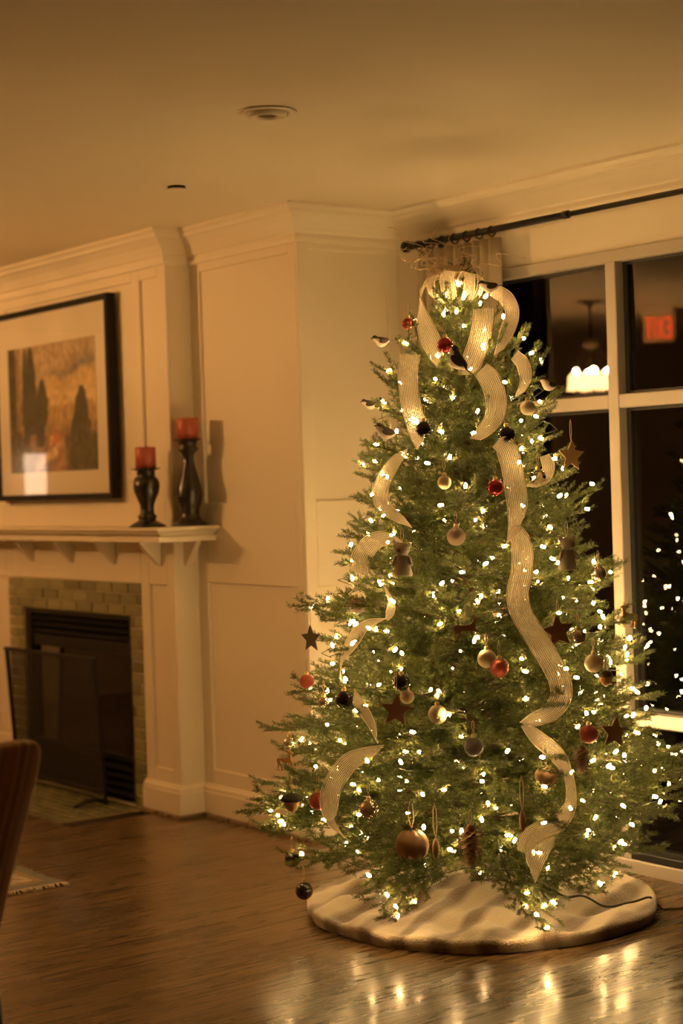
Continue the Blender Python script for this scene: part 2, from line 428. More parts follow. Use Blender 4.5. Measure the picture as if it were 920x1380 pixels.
gf = empty('gas_fireplace', ((FBX0 + FBX1) / 2, YF, 0))
tag(gf, 'black metal fireplace insert with louvred top and bottom and glass front', 'fireplace')
fy = YF + .012
def gp(name, *a, m='black_metal', bev=.002): return opart(box(name, *a, M[m], None, bev), gf)
gp('frame_side', FBX0, FBX0 + .055, fy, fy + .06, 0.012, FBZ1)
gp('frame_side', FBX1 - .040, FBX1, fy, fy + .06, 0.012, FBZ1)
gp('frame_head', FBX0 + .055, FBX1 - .040, fy, fy + .05, FBZ1 - .025, FBZ1)
gp('hood', FBX0 + .055, FBX1 - .04, fy + .012, fy + .06, .715, .775)
gp('louvre_backing', FBX0 + .05, FBX1 - .04, fy + .05, fy + .06, .70, FBZ1)
gp('louvre_backing', FBX0 + .05, FBX1 - .04, fy + .05, fy + .06, .012, .20)
def louvre(z):
    bm = bmesh.new(); x0, x1 = FBX0 + .056, FBX1 - .041
    v = [bm.verts.new(p) for p in ((x0, fy + .004, z), (x1, fy + .004, z), (x1, fy + .012, z + .003), (x0, fy + .012, z + .003),
                                   (x0, fy + .044, z + .030), (x1, fy + .044, z + .030), (x1, fy + .047, z + .026), (x0, fy + .047, z + .026))]
    for q in ((0, 1, 2, 3), (3, 2, 5, 4), (4, 5, 6, 7), (7, 6, 1, 0), (0, 3, 4, 7), (1, 6, 5, 2)): bm.faces.new([v[i] for i in q])
    bmesh.ops.recalc_face_normals(bm, faces=bm.faces)
    opart(from_bm('louvre', bm, M['black_metal']), gf)
for z in (.785, .820, .853): louvre(z)
for z in (.035, .075, .115, .155): louvre(z)
gp('door_rail', FBX0 + .055, FBX1 - .04, fy + .01, fy + .05, .195, .225)
gp('firebox_back', FBX0 + .12, FBX1 - .12, 4.52, 4.54, .10, .80, m='refractory', bev=0)
gp('firebox_floor', FBX0 + .05, FBX1 - .04, 4.17, 4.54, .10, .21, m='refractory', bev=0)
gp('firebox_roof', FBX0 + .05, FBX1 - .04, 4.17, 4.54, .76, .80, m='black_metal', bev=0)
for s, xa, xb in ((1, FBX0 + .05, FBX0 + .12), (-1, FBX1 - .04, FBX1 - .12)):
    bm = bmesh.new()
    v = [bm.verts.new(p) for p in ((xa, 4.17, .1), (xb, 4.54, .1), (xb, 4.54, .8), (xa, 4.17, .8), (xa - s * .03, 4.17, .1), (xb - s * .03, 4.55, .1), (xb - s * .03, 4.55, .8), (xa - s * .03, 4.17, .8))]
    for q in ((0, 1, 2, 3), (7, 6, 5, 4), (0, 3, 7, 4), (1, 5, 6, 2), (3, 2, 6, 7), (0, 4, 5, 1)): bm.faces.new([v[i] for i in q])
    bmesh.ops.recalc_face_normals(bm, faces=bm.faces)
    opart(from_bm('firebox_side', bm, M['refractory']), gf)
opart(box('glass_front', FBX0 + .055, FBX1 - .04, fy + .030, fy + .033, .225, .715, M['fire_glass']), gf)
def log(p, q, r, seed):
    rg = random.Random(seed); pts = []; P, Q = Vector(p), Vector(q)
    for i in range(9):
        t = i / 8; pts.append(P.lerp(Q, t) + Vector((0, rg.uniform(-.008, .008), rg.uniform(-.008, .008))))
    bm = bmesh.new(); tube_bm(bm, pts, [r * (.92 + .16 * rg.random()) for _ in pts], 10)
    for v in bm.verts: v.co += Vector([rg.uniform(-.006, .006) for _ in range(3)])
    opart(from_bm('log', bm, M['log']), gf)
log((-8.15, 4.44, .28), (-7.36, 4.46, .29), .065, 1)
log((-8.05, 4.30, .26), (-7.42, 4.28, .27), .05, 2)
log((-7.95, 4.33, .36), (-7.62, 4.44, .40), .045, 3)
log((-7.48, 4.26, .34), (-7.33, 4.43, .44), .055, 4)

# fireplace screen: freestanding black frame with mesh, feet to the room
scn = empty('fireplace_screen', (-7.83, 4.03, 0))
tag(scn, 'freestanding black metal mesh screen standing askew before the firebox', 'fire screen')
def sp_(x, z): return Vector((x, 4.035 - 0.045 * z / .70, z))
SX0, SX1 = -8.285, -7.355
def sbar(name, p, q, r=.011):
    bm = bmesh.new(); d = (q - p); L_ = d.length
    bbox(bm, -r, r, -r * .7, r * .7, 0, L_, .002)
    o = from_bm(name, bm, M['black_metal']); o.matrix_basis = Matrix.Translation(p) @ d.to_track_quat('Z', 'Y').to_matrix().to_4x4()
    return opart(o, scn)
sbar('post', sp_(SX0, .0), sp_(SX0, .705)); sbar('post', sp_(SX1, .0), sp_(SX1, .705))
sbar('top_bar', sp_(SX0 - .012, .703), sp_(SX1 + .035, .703), .012); sbar('bottom_bar', sp_(SX0, .06), sp_(SX1, .06), .009)
def mesh_mat():
    m, nt, N, L, b = newmat('black_wire_mesh'); o = N['Material Output']; setp(b, Roughness=.6); b.inputs['Base Color'].default_value = (.006, .006, .005, 1)
    tr = N.new('ShaderNodeBsdfTransparent'); mx = N.new('ShaderNodeMixShader'); tc = N.new('ShaderNodeTexCoord')
    mxv = []
    sx = N.new('ShaderNodeSeparateXYZ'); L.new(tc.outputs['Object'], sx.inputs[0])
    for ax in ('X', 'Z'):
        a = N.new('ShaderNodeMath'); a.operation = 'MULTIPLY'; a.inputs[1].default_value = 250; L.new(sx.outputs[ax], a.inputs[0])
        f_ = N.new('ShaderNodeMath'); f_.operation = 'FRACT'; L.new(a.outputs[0], f_.inputs[0])
        g = N.new('ShaderNodeMath'); g.operation = 'LESS_THAN'; g.inputs[1].default_value = .44; L.new(f_.outputs[0], g.inputs[0]); mxv.append(g)
    mm = N.new('ShaderNodeMath'); mm.operation = 'MAXIMUM'; L.new(mxv[0].outputs[0], mm.inputs[0]); L.new(mxv[1].outputs[0], mm.inputs[1])
    L.new(mm.outputs[0], mx.inputs[0]); L.new(tr.outputs[0], mx.inputs[1]); L.new(b.outputs[0], mx.inputs[2]); L.new(mx.outputs[0], o.inputs[0]); return m
bm = bmesh.new()
q = [sp_(SX0 + .01, .065), sp_(SX1 - .01, .065), sp_(SX1 - .01, .70), sp_(SX0 + .01, .70)]
bm.faces.new([bm.verts.new(v) for v in q])
opart(from_bm('wire_mesh', bm, mesh_mat()), scn)
for xx in (SX0, SX1):
    opart(tube('foot', [(xx, 4.045, .012), (xx, 3.98, .030), (xx - .004, 3.93, .026), (xx - .008, 3.865, .009)], [.011, .012, .012, .008], M['black_metal']), scn)
for xx in (-7.39, -7.375):
    bm = bmesh.new(); sphere_bm(bm, .005, (xx, 3.978, .688), u=8, v=6); opart(from_bm('rivet', bm, M['bronze']), scn)

# ================================================================== mantel shelf on brackets
ms = empty('mantel_shelf', ((BX0 + BX1) / 2, YF, 1.27))
tag(ms, 'cream mantel shelf with stepped edge and triangular brackets', 'mantel shelf')
MX0, MX1 = BX0 - .19, BX1 + .19
for nm, e, z0, z1 in (('shelf_board', 0.0, 1.325, 1.339), ('moulding', .024, 1.3175, 1.325), ('moulding', .010, 1.311, 1.3175), ('moulding', .044, 1.297, 1.311), ('bed_board', .030, 1.272, 1.297)):
    bm = bmesh.new(); f0 = 3.91 + e; x0, x1 = MX0 + e, MX1 - e
    pl = [(x0, f0), (x1, f0), (x1, YA - .001), (BX1 + .001, YA - .001), (BX1 + .001, YF - .001), (BX0 - .001, YF - .001), (BX0 - .001, YA - .001), (x0, YA - .001)]
    a = [bm.verts.new((p[0], p[1], z0)) for p in pl]; b = [bm.verts.new((p[0], p[1], z1)) for p in pl]
    bm.faces.new(a[::-1]); bm.faces.new(b)
    for i in range(len(pl)): bm.faces.new((a[i], a[(i + 1) % len(pl)], b[(i + 1) % len(pl)], b[i]))
    bmesh.ops.recalc_face_normals(bm, faces=bm.faces)
    bmesh.ops.bevel(bm, geom=[e_ for e_ in bm.edges if abs(e_.verts[0].co.z - e_.verts[1].co.z) < 1e-6], offset=.0018, segments=2, affect='EDGES')
    opart(from_bm(nm, bm, M['paint']), ms)
def bracket(cx, yb, rz):
    bm = bmesh.new()
    extrude_bm(bm, [(0, 0), (0, -.115), (.014, -.115), (.110, -.012), (.110, 0)], .028, .002)
    o = from_bm('bracket', bm, M['paint']); o.matrix_basis = Matrix.Translation((cx, yb, 1.272)) @ Matrix.Rotation(rz, 4, 'Z'); opart(o, ms)
for cx in (-6.90, -7.325, -7.755, -8.185, -8.61): bracket(cx, YF, -PI / 2)
bracket(BX1, 4.175, 0.0)

# ================================================================== framed picture
pf = empty('framed_picture', (-7.85, YF, 1.47))
tag(pf, 'black framed landscape painting with wide cream mat above the mantel', 'picture')
PX0, PX1, PZ0, PZ1 = -8.475, -7.232, 1.470, 2.452
py0, py1 = YF - .052, YF - .002
for nm, a in (('frame_rail', (PX0, PX1, PZ0, PZ0 + .030)), ('frame_rail', (PX0, PX1, PZ1 - .030, PZ1)),
              ('frame_stile', (PX0, PX0 + .030, PZ0 + .03, PZ1 - .03)), ('frame_stile', (PX1 - .030, PX1, PZ0 + .03, PZ1 - .03))):
    opart(box(nm, a[0], a[1], py0, py1, a[2], a[3], M['frame_black'], None, .002), pf)
matb = opart(box('mat_board', PX0 + .03, PX1 - .03, py0 + .016, py0 + .020, PZ0 + .03, PZ1 - .03, M['matboard']), pf)
AX0, AX1, AZ0, AZ1 = -8.325, -7.385, 1.615, 2.262
def painting():
    nx, nz = 170, 120
    u, v = np.meshgrid(np.linspace(0, 1, nx), np.linspace(0, 1, nz))     # v=0 bottom
    def vn(sx, sz, seed):
        r = np.random.default_rng(seed).random((sz + 2, sx + 2)); a = u * sx; b = v * sz; i = a.astype(int); j = b.astype(int); fa = a - i; fb = b - j
        fa = fa * fa * (3 - 2 * fa); fb = fb * fb * (3 - 2 * fb)
        return (r[j, i] * (1 - fa) + r[j, i + 1] * fa) * (1 - fb) + (r[j + 1, i] * (1 - fa) + r[j + 1, i + 1] * fa) * fb
    n1, n2, n3, n4 = vn(6, 5, 1), vn(18, 14, 2), vn(45, 34, 3), vn(60, 16, 5)
    nn = .5 * n1 + .3 * n2 + .2 * n3
    C_ = np.empty((nz, nx, 3))
    def put(mask, c1, c2, n):
        m_ = np.clip(mask, 0, 1)[..., None]; c = np.array(c1) * (1 - n[..., None]) + np.array(c2) * n[..., None]; C_[:] = C_ * (1 - m_) + c * m_
    put(np.ones_like(u), (.36, .24, .13), (.60, .47, .31), nn)                                   # sky
    ss = lambda x, w=.02: np.clip(x / w * .5 + .5, 0, 1)
    hill = .66 + .16 * u + .09 * (n1 - .5) + .05 * (n2 - .5)
    put(ss(hill + .07 * np.clip((u - .45) * 3, 0, 1) * (u < .98) - v, .05) * ss(u - .40, .2), (.16, .14, .12), (.32, .28, .24), n2)         # far blue hills
    put(ss(hill - .02 - v, .03), (.50, .33, .13), (.78, .56, .28), n1 * .6 + n4 * .4)                    # golden slopes
    put(ss(.52 + .1 * (n1 - .5) - v, .04) * .75, (.33, .19, .07), (.52, .33, .13), n4)
    put(ss(.60 - v + .04 * n2, .02) * ss(v - .545 + .04 * n3, .02) * ss(n2 - .45, .1), (.80, .62, .36), (.70, .50, .26), n3)
    put(ss(.34 + .12 * (n2 - .5) - v, .05), (.20, .11, .05), (.36, .20, .08), n2)
    def tree_(cx, top, bot, w, seed, dk=(.018, .020, .009), lt=(.065, .060, .027)):
        nv = vn(24, 20, seed); t = np.clip((v - bot) / (top - bot), 0, 1)
        ww_ = w * np.sqrt(np.clip(np.sin(PI * np.clip(t * .86 + .12, 0, 1)), 0, 1)) * (.75 + .6 * nv)
        put(ss(ww_ - np.abs(u - cx), .012) * (v > bot) * (v < top + .01), dk, lt, np.clip(nv * 1.4 - .3, 0, 1) * .8 + .1 * n3)
    tree_(.045, 1.1, .0, .075, 11); tree_(.12, 1.02, .2, .03, 17, (.25, .15, .06), (.35, .22, .1)); tree_(.205, .98, .0, .045, 12); tree_(.27, .99, .30, .062, 13)
    tree_(.40, .72, .36, .062, 14); tree_(.36, .60, .2, .06, 21)
    tree_(.84, .63, .0, .085, 15); tree_(.79, .44, .0, .10, 16)
    put(ss(.40 - .9 * u + .06 * n2 - v, .06) * ss(.55 - u, .1), (.035, .030, .016), (.14, .09, .04), n3)
    put(ss(.28 + .08 * n2 - v, .04) * ss(u - .66, .08), (.028, .028, .014), (.10, .08, .035), n3)
    put(ss(.055 - np.abs(u - .54) + .02 * n3, .02) * ss(v - .20, .02) * ss(.29 - v, .02), (.55, .17, .06), (.75, .38, .16), n3)   # roofs
    d = np.abs((v - .10) - (u - .42) * .55)
    put(ss(.035 - d + .02 * (n3 - .5), .02) * ss(u - .33, .05) * ss(.60 - u, .05), (.72, .45, .18), (.82, .60, .30), n3)
    put(ss(.05 - np.abs(u - .60), .03) * ss(.20 - v, .03) * .7, (.42, .16, .08), (.55, .30, .16), n3)
    C_[:] = np.clip(C_ * (.80 + .40 * n3[..., None]), 0, 1)
    verts = np.stack([AX0 + u * (AX1 - AX0), np.full_like(u, py0 + .0145), AZ0 + v * (AZ1 - AZ0)], -1).reshape(-1, 3)
    fs_ = [(j * nx + i, j * nx + i + 1, (j + 1) * nx + i + 1, (j + 1) * nx + i) for j in range(nz - 1) for i in range(nx - 1)]
    me = bpy.data.meshes.new('print'); me.from_pydata(verts.tolist(), [], fs_)
    ca = me.color_attributes.new('paint', 'FLOAT_COLOR', 'POINT'); ca.data.foreach_set('color', np.concatenate([C_.reshape(-1, 3), np.ones((nx * nz, 1))], 1).ravel())
    m, nt, N, L, b = newmat('oil_landscape_print'); at = N.new('ShaderNodeVertexColor'); at.layer_name = 'paint'; L.new(at.outputs[0], b.inputs['Base Color']); setp(b, Roughness=.8)
    _po = link('print', me, m); _po.parent = matb; _po['label'] = 'print of golden hills with dark poplars and red roofs'
painting()
opart(box('glazing', PX0 + .03, PX1 - .03, py0 + .006, py0 + .009, PZ0 + .03, PZ1 - .03, M['picture_glass']), pf)

# ================================================================== candlesticks and candles
MT = 1.3392
def candlestick(name, prof, loc, label):
    o = lathe(name, prof, M['black_wood'], None, 40, loc); return tag(o, label, 'candlestick', 'black candlesticks on the mantel')
sh = [(0, 0), (.083, 0), (.084, .006), (.072, .014), (.054, .026), (.041, .033), (.038, .036), (.041, .044), (.044, .053), (.041, .060), (.034, .066), (.031, .085), (.032, .11), (.043, .138), (.056, .170), (.061, .205), (.058, .225), (.050, .243), (.042, .249), (.040, .256), (.042, .262), (.040, .274), (.044, .280), (.066, .287), (.068, .290), (.062, .2905), (0, .2885)]
k1 = .267 / .2905
sh = [(r, z * k1) for r, z in sh]
tl = [(0, 0), (.084, 0), (.085, .006), (.072, .016), (.056, .026), (.046, .036), (.044, .043), (.041, .052), (.041, .066), (.044, .070), (.041, .075), (.049, .090), (.057, .115), (.060, .140), (.057, .170), (.050, .200), (.040, .235), (.030, .27), (.0245, .300), (.026, .318), (.034, .332), (.044, .340), (.047, .349), (.043, .357), (.040, .363), (.043, .372), (.044, .378), (.048, .383), (.064, .388), (.068, .391), (.062, .3915), (0, .389)]
candlestick('candlestick', sh, (-6.805, 3.995, MT), 'shorter turned black candlestick in front of the picture frame corner')
candlestick('candlestick', tl, (-6.672, 4.140, MT), 'taller turned black candlestick at the right end of the mantel')
def candle(loc, r, h, label):
    c = empty('pillar_candle', loc); tag(c, label, 'candle', 'red pillar candles on the mantel')
    lathe('wax', [(0, 0), (r, 0), (r, h - .003), (r - .003, h), (r * .75, h - .002), (r * .5, h - .005), (0, h - .006)], M['candle'], c, 36)
    bm = bmesh.new(); tube_bm(bm, [(0, 0, h - .006), (0, 0, h + .004), (.002, 0, h + .008)], .0012, 6); from_bm('wick', bm, M['wick'], c)
candle((-6.805, 3.995, MT + .2653), .047, .098, 'red pillar candle on the shorter candlestick')
candle((-6.672, 4.140, MT + .3893), .049, .098, 'red pillar candle on the taller candlestick')

# ================================================================== window
wn = empty('window_1', (WX0, YW, WZ0)); struct(wn, 'tall gridded window with pale frame and black night glass', 'window')
def wp(name, *a, m='window_paint', bev=.003): return opart(box(name, *a, M[m], None, bev), wn)
MUL = [-4.629, -3.75, -2.87, -1.99, -1.11, -0.23]
TRZ = [(0.562, 0.612), (1.764, 1.815)]
FY0, FY1 = YW - .012, YW + .075
wp('jamb', WX0, WX0 + .054, FY0, FY1, WZ0, WZ1); wp('jamb', WX1 - .054, WX1, FY0, FY1, WZ0, WZ1)
wp('head', WX0 + .054, WX1 - .054, FY0 + .002, FY1, 2.317, WZ1); wp('sill', WX0 + .054, WX1 - .054, FY0 + .002, FY1, WZ0, WZ0 + .03, m='gasket')
for xm in MUL: wp('mullion', xm - .027, xm + .027, FY0, FY1, WZ0, 2.317)
edges = [WX0 + .027] + MUL + [WX1 - .027]
rows = [(WZ0 + .03, TRZ[0][0]), (TRZ[0][1], TRZ[1][0]), (TRZ[1][1], 2.317)]
for i in range(len(edges) - 1):
    a, b = edges[i] + .027, edges[i + 1] - .027
    for z0, z1 in TRZ: wp('transom', a, b, FY0 + .002, FY1, z0, z1)
    for z0, z1 in rows:
        gy = YW + .040
        bm = bmesh.new()
        g = .020
        for q in ((a, a + g, z0, z1), (b - g, b, z0, z1), (a + g, b - g, z0, z0 + g * .6), (a + g, b - g, z1 - g * .6, z1)): bbox(bm, q[0], q[1], gy - .010, gy + .030, q[2], q[3])
        opart(from_bm('gasket', bm, M['gasket']), wn)
        opart(box('pane', a + g, b - g, gy, gy + .008, z0 + g * .6, z1 - g * .6, M['glass']), wn)

# curtain rod and curtain
rod = empty('curtain_rod', (-5.7, 4.68, 2.505)); tag(rod, 'long black curtain rod with ball finial above the window', 'curtain rod')
RZ_, RY_ = 2.508, 4.675
opart(tube('rod', [(-5.70, RY_, RZ_), (-4.76, RY_, RZ_)], .0135, M['black_metal'], seg=14), rod)
opart(tube('rod', [(-4.76, RY_, RZ_), (0.9, RY_, RZ_)], .0105, M['black_metal'], seg=14), rod)
opart(tube('joint_collar', [(-4.775, RY_, RZ_), (-4.745, RY_, RZ_)], .0155, M['black_metal'], seg=14), rod)
o = lathe('finial', [(0, -.028), (.014, -.025), (.024, -.012), (.026, 0), (.024, .012), (.014, .022), (.011, .03), (.016, .034), (.016, .044), (.012, .048)], M['black_metal'], None, 20)
o.matrix_basis = Matrix.Translation((-5.725, RY_, RZ_)) @ Matrix.Rotation(PI / 2, 4, 'Y'); opart(o, rod)
for bx in (-5.62, -2.6, 0.6):
    bk = opart(tube('bracket', [(bx, YW - .001, RZ_ - .03), (bx, RY_ + .03, RZ_ - .025), (bx, RY_, RZ_ - .012)], .008, M['black_metal']), rod)
    opart(box('bracket_plate', bx - .014, bx + .014, YW - .006, YW - .001, RZ_ - .06, RZ_ + .02, M['black_metal'], None, .002), rod)
ct = empty('curtain', (-5.43, RY_, 0)); tag(ct, 'narrow cream linen curtain gathered beside the window behind the tree top', 'curtain')
def curtain():
    bm = bmesh.new(); nx, nz = 150, 26; X0, X1, Z0, Z1 = -5.665, -5.165, .03, 2.478
    rows_ = []
    for j in range(nz + 1):
        t = j / nz; z = Z1 + (Z0 - Z1) * t; row = []
        for i in range(nx + 1):
            s = i / nx; amp = .030 + .008 * min(1, t * 4)
            ph = s * 9 * 2 * PI + .6 * math.sin(s * 7) + .25 * math.sin(t * 5 + s * 9)
            x_ = X0 + (X1 - X0) * s + .006 * math.sin(ph * 2 + t * 3)
            row.append(bm.verts.new((x_, RY_ + .012 + amp * math.sin(ph) + .004 * math.sin(ph * 3 + 1), z)))
        rows_.append(row)
    for A, B in zip(rows_, rows_[1:]):
        for i in range(nx): bm.faces.new((A[i], A[i + 1], B[i + 1], B[i])).smooth = True
    o = from_bm('curtain_panel', bm, M['curtain']); md = o.modifiers.new('thick', 'SOLIDIFY'); md.thickness = .003; opart(o, ct)
curtain()
for i in range(7):
    bm = bmesh.new(); pts = [(0, .020 * math.cos(a), .020 * math.sin(a)) for a in np.linspace(0, 2 * PI, 17)]
    tube_bm(bm, pts, .0035, 6, False); o = from_bm('ring', bm, M['black_metal']); o.location = (-5.64 + i * .076, RY_, RZ_ - .006); opart(o, ct)

# ================================================================== ceiling fittings
dl = empty('recessed_light', (-4.445, 3.085, CEIL)); tag(dl, 'unlit round recessed ceiling light with white trim', 'ceiling light')
lathe('trim_ring', [(.066, -.002), (.070, -.007), (.090, -.006), (.094, -.0005), (.066, -.0005)], M['lamp_white'], dl, 48)
lathe('reflector', [(.066, -.004), (.060, -.001), (.040, .0), (.0, -.0005)], M['lamp_inner'], dl, 48)
lathe('eyelid_baffle', [(.064, -.006), (.058, -.020), (.034, -.016), (.030, -.0035), (.060, -.003)], M['lamp_white'], dl, 48)
sd = empty('sprinkler_cover', (-5.712, 3.53, CEIL)); tag(sd, 'small round sprinkler cover plate with dark gap on the ceiling', 'sprinkler cover')
lathe('cover_plate', [(0, -.016), (.030, -.0155), (.038, -.014), (.038, -.011), (0, -.011)], M['ceil'], sd, 32)
lathe('gap_ring', [(.034, -.011), (.034, -.0005), (0, -.0005)], M['dark_slot'], sd, 32)

# chandelier over the sitting area, left of the view (seen mirrored in the window)
def chandelier(loc, label):
    c = empty('chandelier', loc); tag(c, label, 'chandelier', 'chandeliers')
    lathe('canopy', [(0, -.045), (.018, -.044), (.022, -.030), (.050, -.014), (.085, -.008), (.088, -.001), (0, -.001)], M['bronze'], c, 32)
    tube('stem', [(0, 0, -.04), (0, 0, -.26)], .010, M['bronze'], c)
    lathe('hub', [(0, -.315), (.04, -.312), (.062, -.296), (.066, -.276), (.058, -.262), (.03, -.252), (0, -.25)], M['bronze'], c, 28)
    for k in range(4):
        a = 2 * PI * k / 4 + .62; ca, sa = math.cos(a), math.sin(a); r_ = .10
        arm = tube('arm', [(ca * .05, sa * .05, -.30), (ca * .09, sa * .09, -.44), (ca * r_, sa * r_, -.630)], .006, M['bronze'], c)
        lathe('candle_cup', [(0, -.012), (.02, -.01), (.024, 0), (.012, .004), (.011, .05), (0, .05)], M['bronze'], arm, 16, (ca * r_, sa * r_, -.640))
        s = lathe('lamp_shade', [(.066, -.048), (.052, .060), (.0505, .060), (.0645, -.048), (.066, -.048)], M['shade'], arm, 24, (ca * r_, sa * r_, -.545))
        b = lathe('lamp_bulb', [(0, .0), (.010, .004), (.013, .02), (.009, .04), (0, .052)], M['lamp_bulb'], arm, 12, (ca * r_, sa * r_, -.600))
        ld = bpy.data.lights.new('lamp_glow', 'POINT'); ld.energy = LAMP_WATTS; ld.color = WARM; ld.shadow_soft_size = .018
        lo = bpy.data.objects.new('lamp_glow', ld); COL.objects.link(lo); lo.parent = c; lo.location = (ca * r_, sa * r_, -.468)
    tube('ring', [(.10 * math.cos(t), .10 * math.sin(t), -.635) for t in np.linspace(0, 2 * PI, 41)], .006, M['bronze'], c)
    return c
chandelier((-8.23, 1.36, CEIL), 'bronze chandelier with small glowing shades, seen mirrored in the window')

# wall sconce at the far left (its glow is mirrored in the picture glass)
sc_ = empty('wall_sconce', (RX0, 2.46, 1.50)); tag(sc_, 'rectangular glowing wall sconce on the far left wall', 'wall lamp')
box('back_plate', .001, .015, -.05, .05, .05, .20, M['bronze'], sc_, .003)
box('shade', .05, .11, -.075, .075, .0, .29, M['sconce_shade'], sc_, .006)
tube('arm', [(.01, 0, .12), (.055, 0, .12)], .008, M['bronze'], sc_)

# exit sign hung from the ceiling (seen mirrored in the window)
ex = empty('exit_sign', (-8.42, 0.49, CEIL)); tag(ex, 'illuminated red EXIT sign hanging from the ceiling', 'exit sign')
ex.rotation_euler = (0, 0, math.radians(150)); ex.scale = (.74, .74, .95)
box('housing', -.15, .15, -.025, .025, -.045, -.001, M['lamp_white'], ex, .004)
box('panel', -.15, .15, -.006, .006, -.245, -.046, M['exit_panel'], ex, .002)
def letter(strokes, ox):
    bm = bmesh.new()
    for (xa, za), (xb, zb) in strokes:
        d = Vector((xb - xa, 0, zb - za)); n_ = Vector((-d.z, 0, d.x)).normalized() * .0065; e_ = d.normalized() * .004
        P = [Vector((xa, 0, za)) - e_ + n_, Vector((xb, 0, zb)) + e_ + n_, Vector((xb, 0, zb)) + e_ - n_, Vector((xa, 0, za)) - e_ - n_]
        for yy in (-.0085, .0085):
            bm.faces.new([bm.verts.new((p.x + ox, yy, p.z)) for p in (P if yy < 0 else P[::-1])])
    from_bm('letter', bm, M['exit_red'], ex)
zt_, zb_, zm = -.075, -.215, -.145
letter([((0, zt_), (0, zb_)), ((0, zt_), (.045, zt_)), ((0, zm), (.038, zm)), ((0, zb_), (.045, zb_))], -.115)
letter([((0, zt_), (.055, zb_)), ((0, zb_), (.055, zt_))], -.045)
letter([((0, zt_), (0, zb_))], .040)
letter([((0, zt_), (.055, zt_)), ((.0275, zt_), (.0275, zb_))], .068)

# recessed downlights that are on, farther back in the room
for i, (lx, ly, lab) in enumerate(((-6.3, 1.2, 'lit round recessed ceiling light nearest the fireplace'), (-9.6, 2.6, 'lit round recessed ceiling light by the left wall'), (-2.4, -0.9, 'lit round recessed ceiling light behind the photographer'))):
    d = empty('recessed_light', (lx, ly, CEIL)); tag(d, lab, 'ceiling light', 'lit recessed lights')
    lathe('trim_ring', [(.066, -.002), (.070, -.007), (.090, -.006), (.094, -.0005), (.066, -.0005)], M['lamp_white'], d, 32)
    lathe('lens', [(.066, -.003), (.0, -.003)], emit('downlight_lens', WARM, 12.0) if i == 0 else bpy.data.materials['downlight_lens'], d, 24)
    ld = bpy.data.lights.new('lamp_glow', 'SPOT'); ld.energy = DOWNLIGHT_WATTS; ld.color = WARM; ld.spot_size = math.radians(150); ld.spot_blend = .9; ld.shadow_soft_size = .06
    lo = bpy.data.objects.new('lamp_glow', ld); COL.objects.link(lo); lo.parent = d; lo.location = (0, 0, -.012)

# outside: dark lawn and a small street lamp
struct(box('ground', -40, 20, YW + .14, 60, -.6, -.3, M['ext_ground']), 'dark lawn outside the window at night', 'ground')
sl = empty('street_lamp', (-23.2, 25.5, -.3)); tag(sl, 'distant teal street lamp seen through the window', 'street lamp')

# ================================================================== rug with fringe
rg = empty('rug', (-5.985, 3.09, 0)); tag(rg, 'fringed rug corner with blue grey border at the lower left', 'rug')
def rug_mat():
    m, nt, N, L, b = newmat('woven_rug'); setp(b, Roughness=.95, Sheen_Weight=.3)
    tc = N.new('ShaderNodeTexCoord'); vo = N.new('ShaderNodeTexVoronoi'); vo.inputs['Scale'].default_value = 26; L.new(tc.outputs['Object'], vo.inputs[0])
    nz = N.new('ShaderNodeTexNoise'); nz.inputs['Scale'].default_value = 30; L.new(tc.outputs['Object'], nz.inputs[0])
    r = N.new('ShaderNodeValToRGB'); r.color_ramp.elements[0].position = .25; r.color_ramp.elements[0].color = (.09, .085, .08, 1); r.color_ramp.elements[1].position = .6; r.color_ramp.elements[1].color = (.42, .33, .22, 1)
    mm = N.new('ShaderNodeMath'); mm.inputs[1].default_value = 0; L.new(vo.outputs['Distance'], mm.inputs[0]); L.new(nz.outputs['Fac'], mm.inputs[1]); mm.operation = 'MULTIPLY'
    ml = N.new('ShaderNodeMath'); ml.operation = 'MULTIPLY'; ml.inputs[1].default_value = 2.2; L.new(mm.outputs[0], ml.inputs[0]); L.new(ml.outputs[0], r.inputs[0]); L.new(r.outputs[0], b.inputs['Base Color'])
    return m
bm = bmesh.new(); bbox(bm, -2.6, 0, -1.9, 0, .001, .011, .004); from_bm('border', bm, mat('blue_grey_wool', (.13, .14, .14), .95, (.20, .19, .16), 40, .3, 150), rg)
bm = bmesh.new(); bbox(bm, -2.45, -.085, -1.75, -.085, .0105, .0130, .001); from_bm('field', bm, rug_mat(), rg)
bm = bmesh.new(); bbox(bm, -2.52, -.055, -1.82, -.055, .0105, .0118, .0005); from_bm('guard_stripe', bm, mat('tan_wool', (.34, .26, .16), .95, (.22, .17, .11), 60), rg)
bm = bmesh.new(); rr_ = random.Random(5)
for i in range(190):
    y_ = -.005 - i * .01; dx = rr_.uniform(.028, .045); dy = rr_.uniform(-.012, .012)
    tube_bm(bm, [(-.004, y_, .007), (dx * .5, y_ + dy * .4, .010), (dx, y_ + dy, .004)], [.0035, .004, .0045], 5)
tag(from_bm('fringe', bm, mat('fringe_cotton', (.50, .42, .30), .95), rg), kind='stuff')

